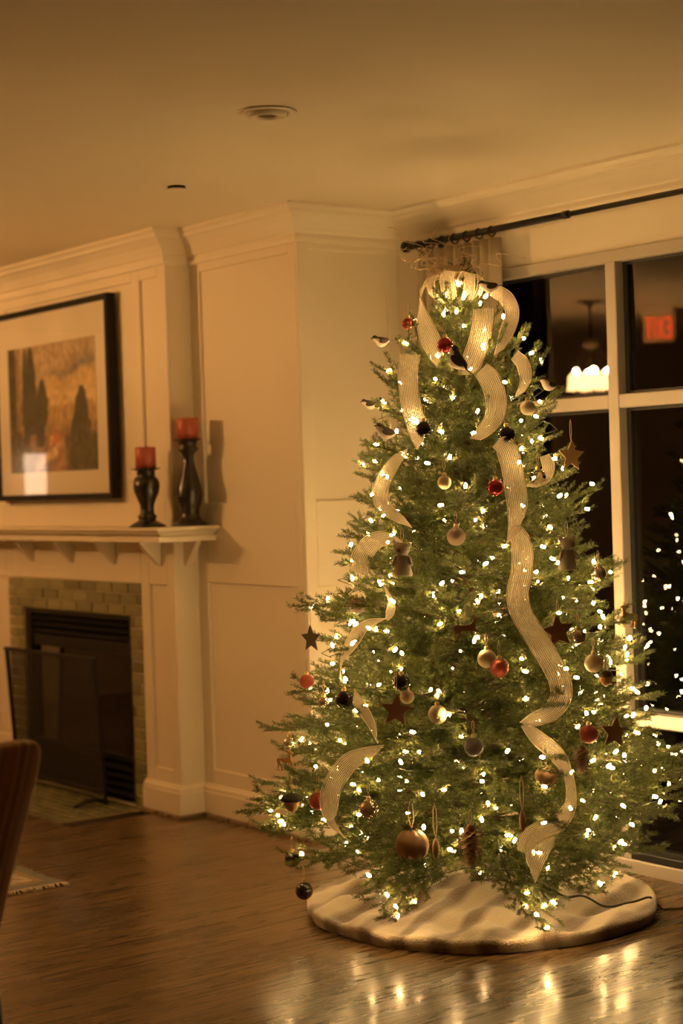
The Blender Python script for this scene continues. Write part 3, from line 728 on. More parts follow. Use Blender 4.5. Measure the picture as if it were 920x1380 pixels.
# ================================================================== striped upholstered chair (only its back corner is in the frame)
def stripe_mat():
    m, nt, N, L, b = newmat('striped_upholstery'); setp(b, Roughness=.85, Sheen_Weight=.25)
    tc = N.new('ShaderNodeTexCoord'); sx = N.new('ShaderNodeSeparateXYZ'); L.new(tc.outputs['Object'], sx.inputs[0])
    a = N.new('ShaderNodeMath'); a.operation = 'MULTIPLY'; a.inputs[1].default_value = 12.5; L.new(sx.outputs['X'], a.inputs[0])
    f_ = N.new('ShaderNodeMath'); f_.operation = 'FRACT'; L.new(a.outputs[0], f_.inputs[0])
    r = N.new('ShaderNodeValToRGB'); r.color_ramp.interpolation = 'EASE'; E_ = r.color_ramp.elements
    E_[0].position = 0; E_[0].color = (.50, .27, .16, 1); E_[1].position = 1; E_[1].color = (.48, .25, .15, 1)
    for p, c in ((.30, (.46, .24, .14)), (.36, (.80, .56, .34)), (.42, (.46, .24, .14)), (.60, (.34, .21, .14)), (.70, (.72, .48, .28)), (.78, (.38, .21, .13))):
        e = E_.new(p); e.color = (*c, 1)
    L.new(f_.outputs[0], r.inputs[0]); nz = N.new('ShaderNodeTexNoise'); nz.inputs['Scale'].default_value = 300; L.new(tc.outputs['Object'], nz.inputs[0])
    L.new(mixcol(N, L, .25, r.outputs[0], nz.outputs['Color'], 'OVERLAY'), b.inputs['Base Color']); return m
chm = stripe_mat()
ch = empty('dining_chair', (-3.850, 1.602, 0)); tag(ch, 'striped brown upholstered chair cut off at the left edge', 'chair')
ch.rotation_euler = (0, 0, math.radians(100))
def rbox(name, x0, x1, y0, y1, z0, z1, m, bev, parent, seg=3, lean=0.0, flare=0.0):
    bm = bmesh.new(); r = bmesh.ops.create_cube(bm, size=1.0)
    bmesh.ops.subdivide_edges(bm, edges=bm.edges, cuts=6, use_grid_fill=True)
    hx, hy, hz = (x1 - x0) / 2, (y1 - y0) / 2, (z1 - z0) / 2
    for v in bm.verts:
        p = Vector((v.co.x * 2 * hx, v.co.y * 2 * hy, v.co.z * 2 * hz))
        q_ = Vector((max(-hx + bev, min(hx - bev, p.x)), max(-hy + bev, min(hy - bev, p.y)), max(-hz + bev, min(hz - bev, p.z))))
        d = p - q_
        if d.length > 1e-6: p = q_ + d.normalized() * bev
        v.co = p + Vector(((x0 + x1) / 2, (y0 + y1) / 2, (z0 + z1) / 2))
        t = (v.co.z - z0) / (z1 - z0); v.co.y += lean * t ** 1.25; v.co.x *= 1 + flare * t
    for f in bm.faces: f.smooth = True
    o = from_bm(name, bm, m, parent); md = o.modifiers.new('s', 'SUBSURF'); md.levels = 2; md.render_levels = 2; return o
rbox('backrest', -.185, .185, -.045, .045, .30, .945, chm, .042, ch, lean=-.25, flare=.08)
rbox('seat', -.25, .25, -.02, .46, .36, .49, chm, .045, ch)
for sx_ in (-1, 1):
    for yy, sp2 in ((.02, -.05), (.42, .0)):
        bm = bmesh.new(); tube_bm(bm, [(sx_ * .21, yy, .38), (sx_ * .215, yy + sp2, .0)], [.024, .015], 4); from_bm('leg', bm, M['black_wood'], ch)

_c = (-20.664, 22.481, 2.155)
sl.location = (_c[0], _c[1], -.3)
tube('pole', [(0, 0, 0), (0, 0, 2.40)], .05, M['bronze'], sl)
bm = bmesh.new(); sphere_bm(bm, .065, (0, 0, 2.455), u=16, v=10); from_bm('globe', bm, M['street'], sl)

# ================================================================== CHRISTMAS TREE
TX, TY = -4.61, 4.0
ZT = [0.0, .10, .18, .32, .5, .69, .84, 1.105, 1.39, 1.63, 1.89, 2.02, 2.13, 2.27]
RT = [.40, .50, .60, .69, .69, .64, .595, .52, .425, .36, .285, .205, .12, .0]
def Rz(z): return float(np.interp(z, ZT, RT))
FRONT = Vector((.80, -.60, 0)); LAT = Vector((.60, .80, 0))
def cyl(a, r, z): return Vector((TX + r * math.cos(math.radians(a)), TY + r * math.sin(math.radians(a)), z))

def needle_mat():
    m, nt, N, L, b = newmat('fir_needle'); o = N['Material Output']
    g = N.new('ShaderNodeNewGeometry'); r = N.new('ShaderNodeValToRGB'); E_ = r.color_ramp.elements
    E_[0].position = 0; E_[0].color = (.024, .050, .013, 1); E_[1].position = 1; E_[1].color = (.15, .19, .050, 1)
    e = E_.new(.5); e.color = (.050, .088, .021, 1)
    L.new(g.outputs['Random Per Island'], r.inputs[0]); L.new(r.outputs[0], b.inputs['Base Color']); setp(b, Roughness=.42, Specular_IOR_Level=.5)
    tl_ = N.new('ShaderNodeBsdfTranslucent'); tl_.inputs[0].default_value = (.17, .18, .04, 1); mx = N.new('ShaderNodeMixShader'); mx.inputs[0].default_value = .32
    L.new(b.outputs[0], mx.inputs[1]); L.new(tl_.outputs[0], mx.inputs[2]); L.new(mx.outputs[0], o.inputs[0]); return m
M['needle'] = needle_mat()
M['bark'] = mat('brown_twig', (.10, .065, .03), .8, (.06, .04, .02), 30)

def branch_mesh(L_, seed, up=0.0):
    rg_ = np.random.default_rng(seed); segs = []         # polylines (pts, radius, needles from)
    main = []
    n = 14
    for i in range(n + 1):
        s = i / n
        main.append((s * L_, .02 * L_ * math.sin(s * 5 + seed), .05 * L_ * math.sin(PI * s) + .03 * L_ * s * s))
    main = np.array(main); segs.append((main, .0045, .22))
    s0 = .30 if L_ > .35 else .18
    pos = s0 * L_; side = 1
    while pos < L_ * .985:
        s = pos / L_; i = min(int(s * n), n - 1); f_ = s * n - i
        p = main[i] * (1 - f_) + main[i + 1] * f_
        ln = (.34 * L_ * (1.02 - s) + .045) * rg_.uniform(.8, 1.2); ln = min(ln, .22)
        ang = math.radians(rg_.uniform(34, 58)); el = rg_.normal(.10, .26)
        d = np.array([math.cos(ang), side * math.sin(ang) * math.cos(el), math.sin(ang) * math.sin(el) + .05]); d /= np.linalg.norm(d)
        k = 6; pts = np.array([p + d * ln * t + np.array([.25 * ln * t * t, 0, .10 * ln * t * t]) for t in np.linspace(0, 1, k)]); segs.append((pts, .0022, .0))
        if ln > .085:
            for t0 in np.arange(.32, .92, .055 / ln):
                for sd in (1, -1):
                    if rg_.random() < .25: continue
                    q = p + d * ln * t0 + np.array([.25 * ln * t0 * t0, 0, .1 * ln * t0 * t0])
                    a2 = math.atan2(d[1], d[0]) + sd * math.radians(rg_.uniform(35, 55)); l2 = rg_.uniform(.03, .065) * (1.15 - t0 * .5)
                    d2 = np.array([math.cos(a2), math.sin(a2), rg_.normal(.12, .22)]); d2 /= np.linalg.norm(d2)
                    segs.append((np.array([q, q + d2 * l2 * .5, q + d2 * l2]), .0014, .0))
        side = -side; pos += rg_.uniform(.018, .032)
    V, F, MI = [], [], []; nv = 0
    for pts, rad, start in segs:                         # stems: three-sided tubes
        k = len(pts)
        for i in range(k):
            t = pts[min(i + 1, k - 1)] - pts[max(i - 1, 0)]; t = t / (np.linalg.norm(t) + 1e-9)
            a = np.cross(t, [0, 0, 1.]); a /= (np.linalg.norm(a) + 1e-9); b = np.cross(t, a); rr = rad * (1 - .6 * i / (k - 1))
            for w in range(3): V.append(pts[i] + rr * (a * math.cos(w * 2.094) + b * math.sin(w * 2.094)))
        for i in range(k - 1):
            for w in range(3):
                F.append((nv + i * 3 + w, nv + i * 3 + (w + 1) % 3, nv + i * 3 + 3 + (w + 1) % 3, nv + i * 3 + 3 + w)); MI.append(1)
        nv += 3 * k
    NV = []
    for pts, rad, start in segs:                         # needles
        d = np.diff(pts, axis=0); ln = np.linalg.norm(d, axis=1); tot = ln.sum(); cum = np.concatenate([[0], np.cumsum(ln)])
        cnt = int(tot * (1 - start) * 1150) + 4
        u = start * tot + np.sort(rg_.random(cnt)) * tot * (1 - start)
        u[-4:] = tot * .999
        idx = np.clip(np.searchsorted(cum, u) - 1, 0, len(ln) - 1); f_ = (u - cum[idx]) / ln[idx]
        P = pts[idx] * (1 - f_)[:, None] + pts[idx + 1] * f_[:, None]
        T = d[idx] / ln[idx][:, None]
        A = np.cross(T, [0, 0, 1.]); A /= (np.linalg.norm(A, axis=1)[:, None] + 1e-9); B = np.cross(A, T)
        th = rg_.random(cnt) * 2 * PI
        fw = rg_.uniform(.55, 1.05, cnt)
        D = T * fw[:, None] + (A * np.cos(th)[:, None] * 1.0 + B * (np.sin(th) * .8 + .12)[:, None]) * .85
        D /= np.linalg.norm(D, axis=1)[:, None]
        W = np.cross(D, rg_.normal(size=(cnt, 3))); W /= (np.linalg.norm(W, axis=1)[:, None] + 1e-9)
        nl = rg_.uniform(.011, .019, cnt) ; wd = .00115
        mid = P + D * (nl * .5)[:, None]
        NV.append(np.stack([P, mid + W * wd, P + D * nl[:, None], mid - W * wd], 1))
    NV = np.concatenate(NV).reshape(-1, 3); q = len(NV) // 4
    V = np.concatenate([np.array(V), NV]); base = nv
    F += [(base + 4 * i, base + 4 * i + 1, base + 4 * i + 2, base + 4 * i + 3) for i in range(q)]; MI += [0] * q
    me = bpy.data.meshes.new('branch'); me.from_pydata(V.tolist(), [], F); me.materials.append(M['needle']); me.materials.append(M['bark'])
    me.polygons.foreach_set('material_index', MI); return me
BM = {}
for L_ in (.16, .24, .33, .43, .54, .66): BM[L_] = [branch_mesh(L_, int(L_ * 1000) + k) for k in range(2)]

tree = empty('christmas_tree', (TX, TY, 0))
tag(tree, 'tall lit fir Christmas tree decorated with ornaments in front of the window', 'christmas tree')
tube('trunk', [(0, 0, .03), (0, 0, 1.2), (0, 0, 2.12)], [.024, .020, .008], M['bark'], tree, 10)
tr_ = random.Random(21)
NB = 280
zs = np.linspace(.14, 2.20, 4000); w = np.array([Rz(z) + .05 for z in zs]); cw = np.cumsum(w); cw /= cw[-1]
BR = []
for i in range(NB):
    z = float(zs[np.searchsorted(cw, (i + .5) / NB)])
    az = i * 137.508 + tr_.uniform(-9, 9)
    want = Rz(z) * tr_.choice((.72, .84, .94, 1.0, 1.04, 1.12))
    el = math.radians(np.interp(z, [.15, .5, 1.2, 1.8, 2.1, 2.2], [-6, 3, 14, 27, 45, 62]) + tr_.uniform(-7, 7))
    L_ = want / math.cos(el)
    # keep clear of the window behind
    tipy = TY + want * math.sin(math.radians(az))
    if tipy > 4.70: want = (4.70 - TY) / math.sin(math.radians(az)); L_ = want / math.cos(el)
    L_ = max(.13, L_)
    key = min(BM, key=lambda k: abs(k - L_)); me = tr_.choice(BM[key])
    b = bpy.data.objects.new('branch', me); COL.objects.link(b); b.parent = tree
    s = L_ / key
    b.rotation_euler = (tr_.uniform(-.5, .5), -el, math.radians(az)); b.scale = (s, s * tr_.uniform(.9, 1.1), s)
    b.location = (0, 0, z - L_ * math.sin(el)); BR.append((az, L_, el, z - L_ * math.sin(el)))
for az, tip, zt_, el_ in ((-69, .66, .12, -19), (-64, .69, .10, -22), (-59, .64, .13, -18), (-28, .66, .11, -20), (-23, .70, .07, -23), (-18, .64, .12, -17), (-2, .66, .17, -12), (4, .66, .19, -12), (-112, .74, .33, -6), (-119, .80, .36, -4), (-126, .76, .44, 2), (-132, .74, .62, 3)):
    L_ = tip / math.cos(math.radians(el_)); b = bpy.data.objects.new('branch', tr_.choice(BM[.66])); COL.objects.link(b); b.parent = tree
    b.rotation_euler = (tr_.uniform(-.4, .4), -math.radians(el_), math.radians(az)); b.scale = (L_ / .66, .72, .85); b.location = (0, 0, zt_ - L_ * math.sin(math.radians(el_)))
for k in range(8):                                       # leader sprigs
    a = k * 45; b = bpy.data.objects.new('branch', BM[.16][k % 2]); COL.objects.link(b); b.parent = tree
    b.rotation_euler = (0, -math.radians((84, 66, 58, 70, 62, 74, 56, 64)[k]), math.radians(a)); b.location = (0, 0, (2.10, 2.06, 2.02, 2.08, 2.0, 2.05, 2.03, 2.07)[k])

# -------- tree skirt
def skirt_mat():
    m, nt, N, L, b = newmat('striped_faux_fur'); setp(b, Roughness=.95, Sheen_Weight=.5)
    tc = N.new('ShaderNodeTexCoord'); mp = N.new('ShaderNodeMapping'); mp.inputs['Rotation'].default_value = (0, 0, math.radians(-22)); L.new(tc.outputs['Object'], mp.inputs[0])
    wv = N.new('ShaderNodeTexWave'); wv.inputs['Scale'].default_value = 2.1; wv.inputs['Distortion'].default_value = 2.6; wv.inputs['Detail'].default_value = 2; wv.inputs['Detail Scale'].default_value = .9; L.new(mp.outputs[0], wv.inputs[0])
    nz = N.new('ShaderNodeTexNoise'); nz.inputs['Scale'].default_value = 160; nz.inputs['Detail'].default_value = 3; L.new(tc.outputs['Object'], nz.inputs[0])
    r = N.new('ShaderNodeValToRGB'); E_ = r.color_ramp.elements; E_[0].position = .15; E_[0].color = (.13, .085, .045, 1); E_[1].position = .70; E_[1].color = (.46, .38, .27, 1)
    L.new(wv.outputs['Fac'], r.inputs[0])
    L.new(mixcol(N, L, .25, r.outputs[0], nz.outputs['Color'], 'OVERLAY'), b.inputs['Base Color'])
    bp = N.new('ShaderNodeBump'); bp.inputs['Strength'].default_value = .8; bp.inputs['Distance'].default_value = .006; L.new(nz.outputs['Fac'], bp.inputs['Height']); L.new(bp.outputs[0], b.inputs['Normal']); return m
RS = .60
ph = np.random.default_rng(4).random(8) * 6.28
def skirt_h(x_, y_, r):
    q = x_ * math.cos(.38) + y_ * math.sin(.38)
    fold = .5 * math.sin(q * 34 + 2.0 * math.sin((x_ - y_) * 5 + ph[2]) + ph[3]) + .35 * math.sin((x_ * 21 - y_ * 9) + 3 * math.sin(y_ * 6 + ph[4])) + .2 * math.sin(x_ * 40 + ph[5]) * math.sin(y_ * 33)
    return .046 + .055 * max(0, 1 - r / .35) + .026 * fold * min(1, (RS - r) / .08 + .25)
def skirt():
    na, nr_ = 160, 34; V, F = [], []
    for j in range(nr_ + 1):
        for i in range(na):
            a = 2 * PI * i / na; t = j / nr_
            r = .03 + (RS - .03) * min(1, t / .88)
            x_, y_ = r * math.cos(a), r * math.sin(a)
            edge = 1 + .012 * math.sin(5 * a + ph[0]) + .008 * math.sin(11 * a + ph[1]); x_ *= edge; y_ *= edge
            h = skirt_h(x_, y_, r)
            if t > .88:
                k = (t - .88) / .12; c_ = math.cos(k * PI / 2); x_ *= 1 + .022 * math.sin(k * PI) ; y_ *= 1 + .022 * math.sin(k * PI); h = h * c_ + .002
            V.append((x_, y_, h))
    for j in range(nr_):
        for i in range(na): F.append((j * na + i, j * na + (i + 1) % na, (j + 1) * na + (i + 1) % na, (j + 1) * na + i))
    me = bpy.data.meshes.new('tree_skirt'); me.from_pydata(V, [], F)
    o = link('tree_skirt', me, skirt_mat(), None, True); o.location = (TX + .02, TY + .0, 0)
    return tag(o, 'round cream and brown striped faux fur skirt under the tree', 'tree skirt')
skirt()

# -------- power cord
def on_skirt(x, y):
    dx, dy = x - TX - .02, y - TY; r = math.hypot(dx, dy)
    return (x, y, skirt_h(dx, dy, r) + .008 if r < .585 else .006 + .05 * max(0, 1 - (r - .585) / .04))
cord = [(-4.56, 3.98, .16)] + [on_skirt(q[0], q[1]) for q in smooth_path([(-4.55, 4.05), (-4.50, 4.12), (-4.46, 4.135), (-4.40, 4.12), (-4.345, 4.16), (-4.28, 4.155), (-4.215, 4.20), (-4.175, 4.27), (-4.14, 4.36), (-4.10, 4.45), (-4.06, 4.50), (-3.98, 4.54), (-3.75, 4.60), (-3.4, 4.70)], 8)]
tag(tube('power_cord', cord, .0042, mat('black_cord', (.012, .014, .010), .5), None, 6), 'thin black power cord trailing over the skirt to the right', 'cord')

# ================================================================== string of lights
M['bulb'] = emit('warm_white_bulb', (1.0, .60, .22), BULB_GLOW)
M['socket'] = mat('green_socket', (.02, .04, .015), .5)
bm = bmesh.new()
lathe_bm(bm, [(0, .0125), (.0034, .011), (.0050, .006), (.0047, -.001), (.0030, -.006)], 8, mi=0)
lathe_bm(bm, [(.0036, -.005), (.004, -.018), (0, -.018)], 6, mi=1)
bulb_me = bpy.data.meshes.new('bulb'); bm.to_mesh(bulb_me); bm.free(); bulb_me.materials.append(M['bulb']); bulb_me.materials.append(M['socket'])
sl_ = empty('string_lights', (TX, TY, .1)); tag(sl_, 'string of warm white bulbs wound all over the Christmas tree', 'string lights')
lr = random.Random(33)
PTS = []
def to_cyl(v): return (math.degrees(math.atan2(v.y - TY, v.x - TX)), math.hypot(v.x - TX, v.y - TY), v.z)
for az, L_, el, zb in BR:
    ez = (lr.uniform(.80, .97),) if L_ > .3 and lr.random() < .42 else (lr.uniform(.55, .78), lr.uniform(.84, .98)) if L_ > .3 else (lr.uniform(.55, .95),)
    for s in ez:
        A = math.radians(az); d = Vector((math.cos(A) * math.cos(el), math.sin(A) * math.cos(el), math.sin(el))); sd = Vector((-math.sin(A), math.cos(A), 0))
        q = Vector((TX, TY, zb)) + d * (s * L_) + sd * lr.gauss(0, .07 * L_ + .012) + Vector((0, 0, .05 * L_ + lr.uniform(-.004, .022)))
        q.y = min(q.y, 4.71); PTS.append(to_cyl(q))
        if lr.random() < .16: PTS.append(to_cyl(q + Vector([lr.uniform(-.022, .022) for _ in range(3)])))
EX = [(-70, .60, .17), (-66, .62, .14), (-61, .60, .16), (-64, .66, .12), (-27, .62, .15), (-24, .64, .12), (-21, .61, .14), (-25, .58, .18), (-18, .62, .15), (-23, .68, .09), (-3, .64, .19), (3, .64, .21), (-112, .70, .36), (-116, .70, .37), (-120, .73, .38), (-30, .07, 2.14), (-80, .08, 2.10), (20, .08, 2.12), (-45, .05, 2.19), (-110, .06, 2.16)]
for i in range(70):                                      # thicker winding on the window side
    z = .22 + .80 * ((i * .618) % 1); a = lr.uniform(62, 150); r = Rz(z) * lr.uniform(.88, 1.0)
    r = min(r, .70 / max(.1, math.sin(math.radians(a)))); PTS.append((a, r, z))
PTS += EX
def front_key(p): return -(math.cos(math.radians(p[0] + 36.87)))
PTS.sort(key=front_key)
rest = bmesh.new()
for i, (a, r, z) in enumerate(PTS):
    p = cyl(a, r, z); R_ = Vector((lr.uniform(-1, 1), lr.uniform(-1, 1), lr.uniform(-.3, 1.2))).normalized().to_track_quat('Z', 'Y').to_matrix().to_4x4()
    if i < 300:
        o = bpy.data.objects.new('bulb', bulb_me); COL.objects.link(o); o.parent = sl_
        o.matrix_parent_inverse = Matrix.Translation((-TX, -TY, -.1)); o.matrix_basis = Matrix.Translation(p) @ R_
    else:
        tmp = bmesh.new(); tmp.from_mesh(bulb_me); tmp.transform(Matrix.Translation(p - Vector((TX, TY, .1))) @ R_); tm = bpy.data.meshes.new('t'); tmp.to_mesh(tm); tmp.free(); rest.from_mesh(tm); bpy.data.meshes.remove(tm)
tag(from_bm('bulb_row', rest, [M['bulb'], M['socket']], sl_), kind='stuff')
# wire: helix joining the bulbs by height
P2 = sorted(PTS, key=lambda p: p[2]); pts = []
turns = 17
for k in range(turns * 40 + 1):
    t = k / (turns * 40); z = .14 + t * 2.0; a = t * turns * 360
    r = Rz(z) * (.86 + .05 * math.sin(k * .9) + .04 * math.sin(k * 2.3)); z += .02 * math.sin(k * 1.1)
    q = cyl(a, r, z); pts.append(q - Vector((TX, TY, .1)))
tube('wire', pts, .0013, M['socket'], sl_, 4)

# ================================================================== ornaments
M['red'] = mat('red_ornament', (.50, .07, .045), .16, (.42, .05, .035), 10, metal=.7)
M['red_glitter'] = mat('red_glitter', (.52, .12, .08), .30, (.35, .06, .04), 220, .6, 260, metal=.75)
M['dark'] = mat('black_ornament', (.018, .016, .014), .10, (.03, .026, .02), 8, metal=.6, coat=.5)
M['dark_glitter'] = mat('black_glitter', (.035, .03, .026), .3, (.09, .075, .06), 200, .7, 240, metal=.6)
M['champ'] = mat('champagne_ornament', (.60, .50, .38), .22, (.55, .45, .34), 10, metal=.85)
M['champ_glitter'] = mat('champagne_glitter', (.55, .42, .30), .35, (.28, .20, .14), 200, .7, 240, metal=.6)
M['cream'] = mat('cream_ornament', (.72, .60, .38), .55, (.66, .54, .34), 30)
M['clear'] = thinglass('clear_ornament', 2.5, (.85, .82, .74))
M['gold_cap'] = mat('gold_cap', (.65, .48, .22), .3, metal=1.0)
M['twine'] = mat('jute_twine', (.52, .40, .24), .9)
M['pale_wood'] = mat('pale_wood', (.50, .32, .14), .65, (.42, .26, .11), 22)
M['brown_wood'] = mat('brown_wood', (.30, .15, .085), .7, (.24, .115, .065), 22)
M['dark_wood'] = mat('dark_felt', (.075, .05, .028), .8, (.10, .07, .04), 30)
M['plush_white'] = mat('white_plush', (.92, .84, .75), .95, (.80, .70, .60), 60, .8, 120, sheen=.4)
M['plush_brown'] = mat('brown_plush', (.16, .10, .06), .95, (.24, .16, .1), 60, .6, 120)
M['bird_dark'] = mat('bird_dark_feathers', (.030, .020, .014), .8, (.06, .04, .025), 40, .3, 90)
M['bird_white'] = mat('bird_white_breast', (.74, .64, .56), .85, (.66, .56, .48), 40, .3, 90)
M['cork'] = mat('acorn_nut', (.50, .27, .10), .5, (.38, .20, .08), 18)
M['cone'] = mat('pinecone_scale', (.46, .31, .19), .75, (.58, .42, .27), 60, .3, 90)
M['burlap'] = mat('tan_husk', (.46, .29, .15), .7, (.34, .2, .1), 24, .3, 60)
M['moss'] = mat('dark_moss', (.025, .026, .012), .95, (.05, .045, .02), 60, .8, 120)

def face_rot(a, blend=.5):
    """turn a flat ornament's face to the room"""
    v = (Vector((math.cos(math.radians(a)), math.sin(math.radians(a)), 0)) * blend + FRONT * (1 - blend)).normalized()
    return math.atan2(v.y, v.x) + PI / 2
OR = {}
def hang(name, a, r, z, label, cat, group, rz=None):
    p = cyl(a, r + .030 * max(0, math.cos(math.radians(a + 36.87))) - .004, z); o = empty(name, p, face_rot(a) if rz is None else rz); return tag(o, label, cat, group)
_me = {}
def shared(key, fn):
    if key not in _me:
        bm = bmesh.new(); mats = fn(bm); me = bpy.data.meshes.new(key); bm.to_mesh(me); bm.free()
        for m_ in mats: me.materials.append(m_)
        _me[key] = me
    return _me[key]
def child(name, key, fn, parent, loc=(0, 0, 0), rot=(0, 0, 0), sc=(1, 1, 1)):
    o = bpy.data.objects.new(name, shared(key, fn)); COL.objects.link(o); o.parent = parent; o.location = loc; o.rotation_euler = rot; o.scale = sc; return o
def loop_string(parent, z0, h, gap=.006, mname='twine', rad=.0011, bow=False):
    def fn(bm):
        tube_bm(bm, [(0, 0, z0), (-gap, 0, z0 + h * .35), (-gap * .8, 0, z0 + h * .8), (0, .001, z0 + h), (gap * .8, 0, z0 + h * .8), (gap, 0, z0 + h * .35), (.0005, 0, z0)], rad, 5)
        if bow:
            for s_ in (-1, 1): tube_bm(bm, [(0, -.003, z0), (s_ * .008, -.004, z0 + .006), (s_ * .010, -.004, z0 - .002), (0, -.003, z0)], rad, 5)
        return [M[mname]]
    return child('string', f'str_{z0:.3f}_{h:.3f}_{gap:.3f}_{mname}_{bow}', fn, parent)

def bauble(kind, a, r, z, rad, label):
    o = hang('bauble', a, r, z, label, 'bauble', 'round baubles on the tree')
    def ball(bm): sphere_bm(bm, 1.0, u=28, v=18); return [M[kind]]
    child('ball', 'ball_' + kind, ball, o, sc=(rad,) * 3)
    def cap(bm):
        lathe_bm(bm, [(0, .012), (.006, .011), (.008, .008), (.008, 0), (.0095, -.001)], 14); tube_bm(bm, [(.0, 0, .011), (.004, 0, .016), (0, 0, .022), (-.004, 0, .016), (0, 0, .011)], .0008, 5); return [M['gold_cap']]
    cp_ = child('cap', 'cap', cap, o, (0, 0, rad - .002))
    loop_string(cp_, .020, .035, .004)
    return o
def S(px): return px * .00252
for kind, a, r, z, px, lab in (
    ('red', -125.3, .190, 2.064, 8, 'small red bauble beside the left top ribbon loop'),
    ('red', -52.0, .262, 1.962, 11, 'shiny red bauble near the tree top above a hanging bird'),
    ('red', -28.3, .415, 1.481, 11, 'coppery red bauble left of the long upper right ribbon'),
    ('red_glitter', -32.7, .595, .910, 12, 'glittery red bauble under the brown reindeer'),
    ('red_glitter', -8.1, .655, .688, 12, 'glittery red bauble beside the lower right wooden star'),
    ('red_glitter', -108.8, .600, .837, 10, 'red bauble at the left edge below the dark star'),
    ('red_glitter', -87.4, .690, .474, 12, 'red bauble partly behind the lower left ribbon curl'),
    ('dark', -61.1, .360, 1.681, 11, 'black bauble under the upper left ribbon'),
    ('dark', -20.1, .368, 1.655, 11, 'black bauble above the long upper right ribbon'),
    ('dark', -81.8, .618, .804, 12, 'black bauble at the top of the small left ribbon piece'),
    ('dark_glitter', -40.9, .660, .673, 12, 'dark glittery bauble near the bare trunk'),
    ('dark', -62.4, .590, .866, 11, 'black bauble hanging above the brown star'),
    ('dark', -117.1, .655, .212, 11, 'black bauble under the lowest left branch'),
    ('dark', -106.5, .640, .128, 12, 'lowest black bauble just above the edge of the tree skirt'),
    ('champ_glitter', -45.1, .462, 1.327, 12, 'glittery champagne bauble near the middle of the tree'),
    ('champ', 16.6, .500, 1.182, 10, 'champagne bauble at the right edge by the window mullion'),
    ('champ', -5.7, .580, .991, 10, 'champagne bauble overlapping the brown star'),
    ('cream', -0.4, .590, .902, 12, 'cream bauble at the right above the acorn'),
    ('cream', -50.6, .630, .771, 12, 'pale cream bauble right of the brown star'),
    ('champ', -68.8, .700, .474, 12, 'champagne bauble right of the lower left ribbon curl'),
    ('clear', -6.9, .405, 1.509, 11, 'clear sparkling bauble at the right ribbon loop'),
    ('champ_glitter', -84.1, .525, 1.105, 11, 'brown glittery bauble left of the small ribbon loop'),
    ('cream', -60.8, .585, .820, 9, 'cream bauble half hidden behind the brown star'),
    ('champ', -94.7, .600, .784, 7, 'small champagne bauble left of the black one'),
    ('champ', -125.3, .650, .604, 9, 'champagne bauble at the left edge above the golden reindeer'),
    ('cream', -35.9, .555, .937, 12, 'cream bauble half hidden behind the glittery red one'),
    ('cream', -50.7, .385, 1.503, 9, 'cream bauble deep in the branches left of the coppery red one'),
    ('cream', -4.0, .335, 1.744, 10, 'cream bauble at the right edge level with the window transom')):
    bauble(kind, a, r, z, S(px), lab)

def star_poly(R_, k=.47): return [((R_ if i % 2 == 0 else R_ * k) * math.sin(PI * i / 5), (R_ if i % 2 == 0 else R_ * k) * math.cos(PI * i / 5)) for i in range(10)]
def star(mn, a, r, z, R_, sh_, tilt, label):
    o = hang('star_ornament', a, r, z, label, 'star ornament', 'wooden stars on the tree')
    def fn(bm): extrude_bm(bm, star_poly(1.0), .12, .02); return [M[mn]]
    child('star', 'star_' + mn, fn, o, rot=(0, tilt, 0), sc=(R_, R_ * .9, R_)); loop_string(o, R_ * .95, sh_, .0035)
star('pale_wood', 21.5, .395, 1.579, S(22), .072, .05, 'pale wooden star on a string against the dark glass')
star('dark_wood', -127.0, .565, .966, S(20), .10, -.04, 'dark star hanging off the left edge before the cream wall')
star('brown_wood', -62.7, .628, .781, S(22), .10, .1, 'brown star left of the pale cream bauble')
star('brown_wood', -12.0, .560, 1.012, S(23), .05, -.12, 'brown star beside the long right ribbon')
star('pale_wood', 0.6, .665, .683, S(22), .04, .15, 'pale wooden star low on the right before the window frame')

DEER = [(-.95, -.05), (-1.0, .22), (-.88, .33), (-.55, .36), (.0, .32), (.38, .38), (.62, .62), (.70, .82), (.50, .92), (.44, 1.12), (.52, 1.14), (.58, .98), (.70, .95), (.74, 1.22), (.82, 1.22), (.80, .96), (.90, .92), (1.06, .84), (1.12, .76), (1.06, .70), (.90, .70), (.84, .45), (.80, .1), (.92, -.05), (1.02, -.30), (.86, -.55), (.80, -.50), (.88, -.30), (.74, -.12), (.60, -.16), (.62, -.50), (.56, -.88), (.44, -.88), (.48, -.50), (.40, -.14), (-.25, -.14), (-.42, -.30), (-.38, -.55), (-.22, -.86), (-.34, -.90), (-.54, -.55), (-.62, -.32), (-.72, -.30), (-.78, -.55), (-.70, -.86), (-.82, -.90), (-.96, -.52), (-.90, -.25)]
def deer(mn, a, r, z, s, flip, sh_, tilt, label):
    o = hang('reindeer_ornament', a, r, z, label, 'reindeer ornament', 'flat reindeer on the tree')
    def fn(bm): extrude_bm(bm, DEER, .16, .012); return [M[mn]]
    child('reindeer', 'deer_' + mn, fn, o, rot=(0, tilt, 0), sc=(-s if flip else s, s, s)); loop_string(o, s * .38, sh_, .003)
deer('brown_wood', -42.2, .590, 1.036, S(15.5), False, .07, 0, 'brown flat reindeer in the middle of the tree')
deer('pale_wood', 35.0, .555, 1.022, S(16), True, .05, .15, 'pale wooden reindeer at the right edge before the window mullion')
deer('cork', -111.4, .680, .564, S(14), False, .04, -.1, 'golden wooden reindeer low at the left edge')

